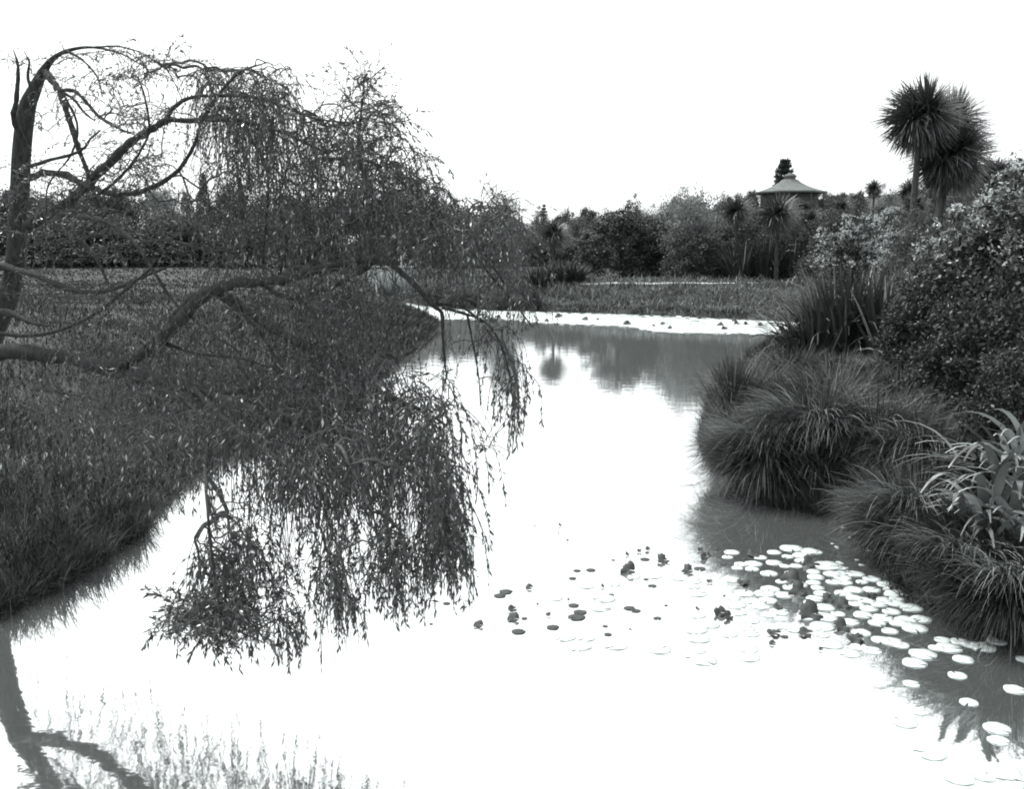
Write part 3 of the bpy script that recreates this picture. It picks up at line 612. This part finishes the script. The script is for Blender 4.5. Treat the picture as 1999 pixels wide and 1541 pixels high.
for k, (pts, r0, r1) in enumerate(limbs):
    ln = L3(pts, .15*math.sin(k*2.3)); 
    if k in (13, 14, 15, 17, 22, 25): 
        tt = np.linspace(0, 1, len(ln))[:, None]; ln = ln + (1-sm(tt*2.5))*np.array([0, .25, 0])
    dd = Dp(pts[0][0], pts[0][1]); rr = np.linspace(1, 0, len(ln))**.8*(r0-r1)*1.0+r1; rad = rr/F*ln[:, 1]
    jit = rng.normal(size=ln.shape)*rad[:, None]*.12; ln = ln+jit
    v, q = tube(ln, rad*(1+.12*rng.normal(size=len(rad))), 8); mk('limb', v-org, q, M['bark'], will, smooth=True)
    SK.append(ln)
SKP = np.concatenate(SK+[trunk[10:]])
# foliage regions (px, py, rx, ry, number of twigs, twig length m, droop 0..1, leaf density)
regs = [
 (95, 150, 70, 22, 22, .4, .5, .7), (60, 130, 50, 14, 16, .35, .4, .8), (130, 118, 60, 10, 18, .35, .5, .8), (250, 118, 60, 12, 22, .4, .6, .9), (120, 200, 90, 40, 26, .35, .5, .7), (180, 300, 80, 40, 30, .35, .6, .7), (60, 260, 40, 60, 16, .35, .6, .6), (60, 560, 60, 60, 40, .4, .7, .8), (200, 640, 140, 60, 90, .4, .7, .8), (60, 820, 60, 60, 40, .4, .8, .7), (200, 830, 120, 50, 70, .4, .8, .7), (235, 150, 60, 30, 40, .4, .5, .8), (330, 140, 90, 22, 60, .4, .5, .9),
 (460, 190, 85, 65, 210, .55, .8, 1), (545, 200, 45, 60, 80, .5, .8, .9), (270, 225, 70, 35, 75, .4, .6, .8),
 (290, 325, 42, 50, 90, .4, .5, 1.1), (230, 350, 60, 30, 40, .35, .5, .8), (480, 290, 70, 65, 170, .5, .8, 1), (600, 320, 110, 60, 180, .5, .8, 1),
 (705, 270, 65, 50, 120, .5, .6, 1), (712, 158, 20, 36, 34, .35, .2, 1), (690, 205, 22, 36, 34, .35, .3, 1), (760, 235, 34, 40, 50, .35, .4, .9), (765, 335, 75, 60, 160, .5, .7, 1),
 (820, 395, 75, 50, 170, .45, .7, 1), (890, 435, 70, 42, 120, .45, .7, .9), (965, 440, 45, 38, 55, .4, .5, .8), (970, 405, 20, 20, 10, .25, .1, .8),
 (940, 495, 85, 50, 130, .45, .8, .8), (1000, 560, 38, 40, 40, .4, .9, .8), (860, 520, 70, 50, 80, .45, .8, .8),
 (640, 410, 140, 70, 240, .5, .8, 1), (480, 430, 120, 60, 150, .5, .8, .9), (310, 440, 150, 50, 90, .45, .6, .8), (110, 390, 80, 60, 85, .4, .6, .8), (50, 400, 35, 70, 40, .4, .6, .8),
 (760, 450, 90, 60, 170, .5, .8, 1), (560, 500, 160, 40, 120, .5, .8, .9), (150, 480, 130, 40, 60, .4, .6, .8),
 (560, 620, 200, 70, 210, .5, .8, .85), (700, 620, 90, 60, 80, .45, .9, .8), (640, 700, 130, 60, 190, .5, .8, .9), (400, 640, 150, 60, 130, .45, .7, .8),
 (640, 790, 130, 55, 230, .5, .9, 1), (480, 790, 130, 60, 170, .5, .9, .9), (330, 780, 130, 60, 150, .5, .8, .8), (150, 760, 130, 60, 80, .4, .8, .7), (300, 880, 110, 50, 120, .4, .9, .8), (160, 570, 150, 50, 60, .4, .7, .7), (120, 660, 110, 40, 30, .4, .7, .6), (130, 880, 110, 50, 50, .4, .8, .6),
 (720, 860, 130, 60, 260, .5, .9, 1), (580, 880, 130, 60, 260, .5, .9, 1), (800, 830, 60, 60, 80, .4, .7, 1), (850, 890, 40, 60, 70, .4, .9, 1), (440, 900, 70, 50, 60, .45, .9, .9),
 (800, 760, 50, 35, 26, .3, .2, 1), (660, 950, 120, 45, 120, .4, 1, 1), (560, 960, 80, 40, 60, .4, 1, .9), (790, 960, 90, 50, 80, .4, .9, 1),
 (860, 1020, 30, 60, 100, .4, 1, 1.1), (850, 1090, 30, 30, 50, .3, 1, 1.1), (905, 1030, 25, 50, 16, .3, .7, .7),
 (460, 1080, 50, 45, 40, .3, .8, 1), (440, 1150, 75, 40, 115, .3, .8, 1.1), (400, 1205, 85, 36, 140, .3, .5, 1.1), (450, 1230, 70, 30, 110, .25, .5, 1.1), (345, 1240, 45, 16, 22, .25, .2, 1),
 (520, 1120, 25, 40, 22, .25, .9, 1), (655, 1170, 26, 40, 60, .3, 1, 1.1), (770, 1130, 32, 30, 50, .28, .9, 1.2), (735, 1160, 14, 14, 8, .2, .9, 1), (640, 1090, 22, 40, 16, .3, 1, .8), (560, 1235, 36, 36, 40, .25, 1, 1.2), (690, 1215, 10, 25, 8, .2, 1, .8),
 (900, 1105, 14, 20, 12, .2, 1, 1), (985, 740, 16, 60, 30, .3, 1, 1), (1003, 800, 16, 60, 34, .3, 1, 1.1), (1012, 770, 18, 20, 10, .25, .8, 1), (938, 690, 22, 60, 20, .25, 1, .8), (975, 660, 30, 40, 18, .25, .9, .8), (870, 690, 12, 60, 12, .25, 1, .7), (872, 760, 16, 22, 12, .2, 1, 1),
 (945, 880, 25, 8, 7, .2, .2, .8), (1020, 620, 24, 36, 14, .3, .9, .8), (935, 620, 40, 30, 16, .3, .9, .7),
]
O = []; TL = []; DR = []; LD = []; DZ = []
for (cx, cy, rx, ry, n, tl, dr, ld) in regs:
    n = int(n*(.82 if 480 < cy < 1000 else .9 if cy < 480 else 1)); a = rng.uniform(0, 2*PI, n); r = rng.random(n)**.55; x = cx+rx*r*np.cos(a); y = cy-8+ry*r*np.sin(a); sp = .75 if cy < 1000 else .3
    for xx, yy in zip(x, y):
        yy = max(yy, 140+rng.uniform(0, 20)) if cy > 145 else max(yy, 96); d = Dp(xx, yy)+np.clip(rng.normal(), -2, 1.2)*sp; O.append(P(xx, yy, max(d, 4.5)))
        big = dr >= .75 and ld > .3; T_ = tl*rng.uniform(.5, 1.25)*.8
        if big: T_ *= rng.uniform(1.1, 2.1); O[-1] = P(xx, max(yy-.38*T_*F/d*(1 if cy > 200 else .3), 135), max(d, 4.5))
        TL.append(T_); DR.append(dr*(1.5 if big else 1)); LD.append(ld*(.72 if big else 1))
O = np.array(O); TL = np.array(TL); DR = np.array(DR); LD = np.array(LD)
# attach every twig origin to the nearest existing wood, nearest first
near = np.array([((SKP-o)**2).sum(1).min() for o in O]); order = np.argsort(near)
NP_ = [p for p in SKP]; PAR = [-1]*len(SKP); POS = np.zeros((len(SKP)+len(O)*4+10, 3)); POS[:len(SKP)] = SKP; cnt = len(SKP); depth0 = np.zeros(len(POS)); par = np.full(len(POS), -1)
chain = []
ends = np.zeros(len(O), int)
for k in order:
    o = O[k]; dv = POS[:cnt]-o; dist = np.sqrt((dv**2).sum(1))+.25*depth0[:cnt]+.35*np.maximum(0, -dv[:, 2])*DR[k]
    j = int(dist.argmin()); s = POS[j].copy(); ln = np.linalg.norm(o-s)
    p1 = s*.67+o*.33; p2 = s*.33+o*.67; up = np.array([0, 0, .12*ln]); jt = rng.normal(size=3)*.05*ln
    last = j
    for pt in (p1+up+jt, p2+up-jt*.6, o):
        POS[cnt] = pt; par[cnt] = last; depth0[cnt] = depth0[last]+np.linalg.norm(pt-POS[last]); last = cnt; cnt += 1
    ends[k] = last
w = np.zeros(cnt)
for e in ends: w[e] += 1
for k in range(cnt-1, len(SKP)-1, -1): w[par[k]] += w[k]
tv = []
for k in range(len(SKP), cnt, 3):
    ids = [par[k], k, k+1, k+2]; ln = smoothline(POS[ids], 2); r = .0022*np.maximum(w[[k, k, k+1, k+2]], 1)**.42; r = np.minimum(np.interp(np.linspace(0, 3, len(ln)), range(4), r), .03)
    tv.append(tube(ln, r, 4))
# hanging shoots with leaves
lc = []; ld_ = []; lL = []
for k in range(len(O)):
    o = POS[ends[k]]; nseg = 7; a = rng.uniform(0, 2*PI); th = rng.uniform(-.3, 1.2) if DR[k] < .7 else rng.uniform(-1.0, .5)
    d = np.array([math.cos(a)*math.cos(th), math.sin(a)*math.cos(th), math.sin(th)]); L = TL[k]; p = o.copy(); pts = [p.copy()]
    for s_ in range(nseg):
        d = d+np.array([0, 0, -1])*.42*DR[k]+rng.normal(size=3)*.12; d /= np.linalg.norm(d)
        p = p+d*L/nseg; 
        if p[2] < .12: break
        pts.append(p.copy())
    if len(pts) < 3: continue
    pts = np.array(pts); tv.append(tube(pts, np.linspace(.0026, .0012, len(pts)), 3))
    m_ = int(L*64*LD[k]*rng.choice([.25, .6, 1.0, 1.5])); t_ = rng.uniform(.05, 1, m_)*(len(pts)-1); i0 = np.minimum(t_.astype(int), len(pts)-2); f = (t_-i0)[:, None]
    c = pts[i0]*(1-f)+pts[i0+1]*f; dirn = (pts[i0+1]-pts[i0]); dirn /= np.linalg.norm(dirn, axis=1)[:, None]
    sd_ = rng.normal(size=(m_, 3)); dd = dirn*.95+sd_*.42; dd[:, 2] -= .25*DR[k]; lc.append(c); ld_.append(dd); lL.append(rng.uniform(.026, .058, m_)*(.78 if pts[0, 2] > 2.4 else 1))
# long bare withes hanging to the water
for k in range(150):
    x0 = rng.choice([rng.uniform(400, 900), rng.normal(700, 80)]); y0 = rng.uniform(860, 990); L = rng.uniform(80, 260); x1 = x0+rng.normal()*35
    y1 = min(y0+L, 1262); d0 = Dp(x0, y0)+rng.normal()*.25; bend = rng.normal()*18
    ln = smoothline([P(x0, y0, d0), P(x0*.6+x1*.4+bend, y0+(y1-y0)*.4, d0), P(x1*.8+x0*.2+bend*.6, y0+(y1-y0)*.75, d0), P(x1, y1, d0)], 4)
    tv.append(tube(ln, np.linspace(.0035, .0012, len(ln)), 4))
    m_ = int(rng.uniform(5, 30)); t_ = (1-.6*rng.random(m_)**1.5)*(len(ln)-1.01); i0 = t_.astype(int); f = (t_-i0)[:, None]; c = ln[i0]*(1-f)+ln[i0+1]*f
    lc.append(c); q_ = rng.normal(size=(m_, 3))*.6; q_[:, 2] -= .7; ld_.append(q_); lL.append(rng.uniform(.03, .06, m_))
v, q = join(tv); mk('twigs', v-org, q, M['twig_bark'], will)
lc = np.concatenate(lc); ld_ = np.concatenate(ld_); lL = np.concatenate(lL)
rel = lc-np.array([0, 0, CAMH]); yc = rel[:, 1]*math.cos(PITCH)-rel[:, 2]*math.sin(PITCH); ux = CX+F*rel[:, 0]/yc; uy = CY-F*(rel[:, 2]*math.cos(PITCH)+rel[:, 1]*math.sin(PITCH))/yc
gap = np.zeros(len(lc), bool)
for gx_, gy_, rx_, ry_ in ((762, 540, 58, 34), (660, 200, 34, 60), (100, 600, 90, 40), (330, 300, 30, 40), (370, 330, 30, 50), (690, 450, 20, 30), (560, 590, 50, 14), (900, 560, 22, 26), (640, 1050, 18, 60), (560, 1040, 22, 50), (800, 1000, 18, 50)): gap |= ((ux-gx_)/rx_)**2+((uy-gy_)/ry_)**2 < 1
keep = ~gap | (rng.random(len(lc)) < .22); lc, ld_, lL = lc[keep], ld_[keep], lL[keep]
nr = rng.normal(size=lc.shape); nr[:, 2] += .7; v, q = leaves(lc, ld_, lL, lL*.2+.003, nr)
print('willow leaves', len(lc), 'twigs', len(O)); mk('foliage', v-org, q, M['willow_leaf'], will)
# ------------------------------------------------------------------ lily pads
def padmesh(kind, seed):
    r = np.random.default_rng(seed); n = 22; a = np.linspace(.16, 2*PI-.16, n)
    rr = 1+.03*np.sin(a*3+seed)+.02*r.normal(size=n); V = [[0, 0, .0]]
    for f in (.55, 1.0):
        for k in range(n):
            x, y = f*rr[k]*math.cos(a[k]), f*rr[k]*math.sin(a[k])
            if kind == 'flat': z = .02*f*math.sin(a[k]*5+seed)*f+.03*f**4
            elif kind == 'curl': z = .45*max(0, y)**2*f+.1*math.sin(a[k]*4+seed)*f
            else: z = .22*max(0, y+.2)**1.5*f+.16*math.sin(a[k]*3+seed)*f+.07*r.normal()*f; x *= .9+.15*r.normal()*f; y *= 1+.15*r.normal()*f
            V.append([x, y, z])
    V = np.array(V); top = len(V); B = V.copy(); B[:, 2] -= .02; V = np.concatenate([V, B])
    T = [[0, 1+k, 2+k] for k in range(n-1)]+[[top, top+2+k, top+1+k] for k in range(n-1)]
    Q = [[1+k, 1+n+k, 2+n+k, 2+k] for k in range(n-1)]+[[top+1+k, top+2+k, top+2+n+k, top+1+n+k] for k in range(n-1)]
    Q += [[1+n+k, top+1+n+k, top+2+n+k, 2+n+k] for k in range(n-1)]
    return V, [np.array(T), np.array(Q)]
pads = {}
for key, kind, sds, mt in (('pale', 'flat', range(5), 'pad_pale'), ('flatdark', 'flat', range(5, 9), 'pad_dark'), ('curl', 'curl', range(4), 'pad_dark'), ('crumple', 'crumple', range(5), 'pad_dark')):
    pads[key] = []
    for s_ in sds:
        V, Q = padmesh(kind, s_); me = mk('lily_pad', V, Q, M[mt], link=False).data; pads[key].append(me)
def pad(key, px, py, hw, tilt=0, rot=None, label='', group='', z=.003, sy=1.0):
    c = G(px, py, z); d = math.hypot(c[0], c[1]); r = hw/F*math.sqrt(d*d+9)*(1.3 if key == 'crumple' and hw > 6 else 1.0)
    o = bpy.data.objects.new('lily_pad', random.choice(pads[key])); COL.objects.link(o)
    o.location = (c[0], c[1], z+r*.35*max(0, math.sin(tilt))); o.rotation_euler = (tilt, 0, random.uniform(0, 6.28) if rot is None else rot); o.scale = (r, r*sy, r)
    return tag(o, label, 'lily pad', group)
z5 = [(536,498,35,15),(503,520,32,14),(665,476,20,12),(205,565,20,8),(572,598,24,14),(578,648,33,20),(607,721,36,12),(383,685,27,16),(799,697,33,15),(950,613,34,13),(930,641,45,14),(914,577,28,6),(885,545,8,6),(908,425,20,9),(932,383,20,6),(1010,378,25,11),(1218,380,32,28),(1213,291,12,9),(1280,272,12,14),(1328,262,14,8),(1324,284,11,5),(1312,318,25,10),(1412,325,28,18),(1135,324,10,4),(1353,467,22,9),(1318,431,14,6),(1125,517,15,7),(1076,467,10,14),(1226,590,30,15),(1260,606,25,8),(1381,648,20,7),(1550,382,27,17),(1620,265,14,16),(1640,308,18,18),(1669,294,12,10),(1712,262,12,7),(1748,348,18,5),(1672,443,15,10),(1865,450,26,12),(1939,413,20,9),(1911,294,30,8),(1730,618,23,20),(1777,640,20,20),(1617,372,30,7),(838,128,10,7),(772,628,14,8),(1090,692,14,6),(1105,738,20,8),(1870,315,14,6),(713,571,8,5),(120,680,10,5),(640,650,16,4),(1430,577,10,5),(1605,596,12,8),(1230,712,8,5),(1757,524,10,5),(880,215,7,4),(830,177,5,3),(697,134,6,3),(380,420,5,3)]
z4 = [(693,653,40,24),(640,638,14,10),(736,728,38,32),(803,852,50,38),(816,570,36,24),(980,925,34,25),(1060,994,34,18),(988,801,32,12),(905,772,26,16),(948,714,22,8),(1148,758,20,16),(780,962,30,16),(604,961,26,12),(663,980,20,10),(594,1018,18,10),(627,818,18,12),(303,848,24,22),(349,868,20,20),(484,522,28,8),(512,642,20,9),(436,680,25,10),(330,752,10,5),(1140,938,20,10),(865,1050,12,7)]
dk = [(800+x/2.857, 980+y/2.857, a/2.857, b/2.857) for x, y, a, b in z5]+[(1300+x/2.86, 900+y/2.86, a/2.86, b/2.86) for x, y, a, b in z4]
special = {(1218, 380): 'dark domed lily leaf standing up out of the bright water', (536, 498): 'dark oval lily pad, right one of the touching pair', (503, 520): 'dark oval lily pad, left one of the touching pair', (383, 685): 'leftmost of the large dark oval lily pads', (1226, 590): 'dark oval lily pad alone below the standing domed leaf', (1550, 382): 'dark crumpled double lobed lily leaf near the middle of the pads', (799, 697): 'lowest dark oval lily pad left of centre'}
special4 = {(803, 852): 'largest dark crumpled lily leaf with raised edge', (736, 728): 'dark crumpled lily leaf with a hole above the largest one', (693, 653): 'dark folded lily leaf in the upper right of the pads', (816, 570): 'dark lily leaf beside the pale pads at the bank reflection', (980, 925): 'dark curled lily leaf right of the largest crumpled one'}
keys = [k[:2] for k in z5]+[k[:2] for k in z4]
for k, ((px, py, a, b), kk) in enumerate(zip(dk, keys)):
    lab = (special if k < len(z5) else special4).get(kk); rt = b/a
    dep = math.atan2(3, math.hypot(*G(px, py)[:2])); need = math.asin(min(.98, rt)); tilt = need-dep
    g_ = 'dark withered lily pads on the bright water'
    if rt > .62 or (k >= len(z5) and a > 8): key = 'crumple'; 
    elif rt > .5: key = 'curl'
    else: key = 'flatdark'
    big = 'withered dark lily pad floating among the scattered pads' if a > 6 else 'small dark scrap of withered lily leaf on the bright water'
    pad(key, px, py+b*.3, a*1.05, (0 if abs(tilt) < .2 else min(max(tilt, 0), .7)) if key != 'crumple' else max(min(tilt*.8, .6), .0), None if key == 'flatdark' and abs(tilt) < .1 else random.uniform(-.4, .4), lab or big, g_, z=.003 if key == 'flatdark' else .012)
wh = [(1545, 1071, 21, 0), (1580, 1076, 17, 0), (1592, 1078, 13, 0), (1616, 1105, 26, 0)]
z4w = [(1060,632,46),(930,632,46),(1150,660,46),(1230,690,46),(1270,720,50),(1280,795,48),(1370,822,56),(1260,842,46),(1425,885,52),(1340,890,56),(1390,935,64),(1300,905,48),(1250,950,42),(1260,1010,56),(1310,1028,44),(1200,1000,48),(1545,1000,40),(1580,1045,62),(1510,1045,38),(1640,1010,45),(1700,1025,45),(1770,1040,60),(1435,1080,66),(1660,1108,50),(1180,905,45),(1100,860,50),(1190,800,46),(1120,780,44),(1050,720,50),(1150,720,46),(1000,680,40),(1090,960,50),(1030,900,46),(1335,745,24),(1570,770,18),(1660,850,38),(1150,1060,50),(1080,1040,46)]
pw = [(a, b, c) for a, b, c, _ in wh]+[(1300+x/2.86, 900+y/2.86, a/2.86) for x, y, a in z4w]
spw = {0: 'pale lily pad at the left tip of the row near the bank reflection', 3: 'round pale lily pad beside a dark leaf near the bank reflection', 21: 'rightmost of the row of pale pads at the lower right corner'}
for k, (px, py, a) in enumerate(pw):
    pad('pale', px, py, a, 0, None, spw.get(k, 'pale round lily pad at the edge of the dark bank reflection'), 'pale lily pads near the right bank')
# a fuller spread of pale pads that melt into the bright water
used = [(G(x, y)[:2], a/F*7.5) for x, y, a in pw]+[(G(x, y)[:2], a/F*7.5) for x, y, a, b in dk]
cnt_p = 0; tries = 0
while cnt_p < 110 and tries < 9000:
    tries += 1; 
    if cnt_p < 64: px = random.uniform(1420, 1760); py = random.uniform(1078+max(0, px-1560)*.35, 1240)
    elif random.random() < .55: px = random.uniform(1350, 2050); py = random.uniform(1085+(.14*(px-1500) if px > 1500 else 0), 1540 if px > 1750 else 1300)
    else: px = random.uniform(1050, 1700); py = random.uniform(1110, 1280)
    c = G(px, py)[:2]; r = random.uniform(.055, .105)
    if sdist(np.array([c[0]]), np.array([c[1]]))[0] > -.12: continue
    if any(np.hypot(*(c-u)) < (r+ur)*.8 for u, ur in used): continue
    used.append((c, r)); d = math.hypot(*c); cnt_p += 1
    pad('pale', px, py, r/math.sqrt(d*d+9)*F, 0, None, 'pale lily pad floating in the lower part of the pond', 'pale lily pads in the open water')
# far band of pads: uncountable
N = 11000; px = rng.uniform(735, 1600, N); top = np.interp(px, [735, 850, 1000, 1300, 1530, 1600], [589, 599, 609, 618, 629, 634]); bot = np.interp(px, [735, 860, 960, 1040, 1150, 1230, 1290, 1600], [593, 624, 622, 629, 634, 638, 650, 653])
py = top+(bot-top)*(.03+.97*rng.random(N)**.85)+rng.normal(size=N)*.8; g = np.array([G(a, b) for a, b in zip(px, py)]); s = sdist(g[:, 0], g[:, 1]); k = (s < -.5-.5*np.sin(g[:, 0]*1.3)*np.sin(g[:, 0]*.37)) & (vnoise(g[:, 0]*.5, g[:, 1], .35, 3)+.35*rng.normal(size=N) > -.55); g = g[k]
N = len(g); r = rng.uniform(.09, .17, N); a = np.arange(8)/8*2*PI; rot = rng.uniform(0, 6.28, N)
tiltx = rng.normal(size=N)*.06
V = np.stack([g[:, None, 0]+r[:, None]*np.cos(a+rot[:, None]), g[:, None, 1]+r[:, None]*np.sin(a+rot[:, None]), .01+.015*rng.random(N)[:, None]+np.abs(tiltx)[:, None]*r[:, None]*(1+np.sin(a+rot[:, None]))], -1).reshape(-1, 3)
Q = np.arange(N*8).reshape(N, 8)
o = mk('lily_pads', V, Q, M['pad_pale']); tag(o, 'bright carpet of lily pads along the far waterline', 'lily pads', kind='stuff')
sl = rng.choice(N, 24, replace=False)
far_me = pads['curl']
for k in sl:
    o = bpy.data.objects.new('lily_pad', random.choice(far_me)); COL.objects.link(o); rr = r[k]*random.uniform(.6, 1.1); o.location = (g[k, 0], g[k, 1], .06); o.scale = (rr, rr, rr); o.rotation_euler = (.5, 0, random.uniform(-.6, .6)); tag(o, 'dark speck of raised lily leaf in the far band of pads', 'lily pad', 'dark raised leaves in the far lily band')
# floating leaf scraps in the shallows near the right bank
for k in range(26):
    px = random.uniform(1620, 1740); py = random.uniform(1020, 1120)+(px-1620)*.15; 
    c = G(px, py)[:2]
    if sdist(np.array([c[0]]), np.array([c[1]]))[0] > -.05: continue
    pad('pale', px, py, random.uniform(2, 6), 0, None, 'small pale scrap of leaf in the dark shallows under the sedges', 'pale scraps in the shallows')
# ------------------------------------------------------------------ light, world, render
w_ = bpy.data.worlds.new('World'); scene.world = w_; w_.use_nodes = True; nt = w_.node_tree; nt.nodes.clear()
out = nt.nodes.new('ShaderNodeOutputWorld'); bg = nt.nodes.new('ShaderNodeBackground'); sky = nt.nodes.new('ShaderNodeTexSky')
EL, AZ = R(52), R(-48)        # sun to the left and a little ahead
sky.sky_type = 'NISHITA'; sky.sun_disc = False; sky.sun_elevation = EL; sky.sun_rotation = AZ; sky.dust_density = 4
bw = nt.nodes.new('ShaderNodeRGBToBW'); nt.links.new(sky.outputs[0], bw.inputs[0])
ml = nt.nodes.new('ShaderNodeMath'); ml.operation = 'MULTIPLY_ADD'; ml.inputs[1].default_value = .35; ml.inputs[2].default_value = 8.2; nt.links.new(bw.outputs[0], ml.inputs[0])
tn = nt.nodes.new('ShaderNodeVectorMath'); tn.operation = 'SCALE'; tn.inputs[0].default_value = (.97, 1.0, 1.0); nt.links.new(ml.outputs[0], tn.inputs['Scale'])
nt.links.new(tn.outputs[0], bg.inputs[0]); bg.inputs[1].default_value = .148; nt.links.new(bg.outputs[0], out.inputs[0])
sl_ = bpy.data.lights.new('sun', 'SUN'); so = bpy.data.objects.new('sun', sl_); COL.objects.link(so)
sl_.energy = 3.0; sl_.angle = R(1.5); sl_.color = (1, .99, .965)
import mathutils
dv = mathutils.Vector((math.sin(AZ)*math.cos(EL), math.cos(AZ)*math.cos(EL), math.sin(EL))); so.rotation_euler = dv.to_track_quat('Z', 'Y').to_euler(); so.location = (-20, 20, 40)
vs = scene.view_settings; scene.display_settings.display_device = 'sRGB'; vs.view_transform = 'Standard'; vs.look = 'None'; vs.exposure = 0.0; vs.gamma = 1.0; vs.use_curve_mapping = False
scene.render.engine = 'CYCLES'; scene.cycles.pixel_filter_type = 'BLACKMAN_HARRIS'; scene.cycles.filter_width = 1.9
scene.cycles.max_bounces = 6; scene.cycles.diffuse_bounces = 3; scene.cycles.glossy_bounces = 3; scene.cycles.transmission_bounces = 3
scene.render.resolution_x = 1024; scene.render.resolution_y = 790
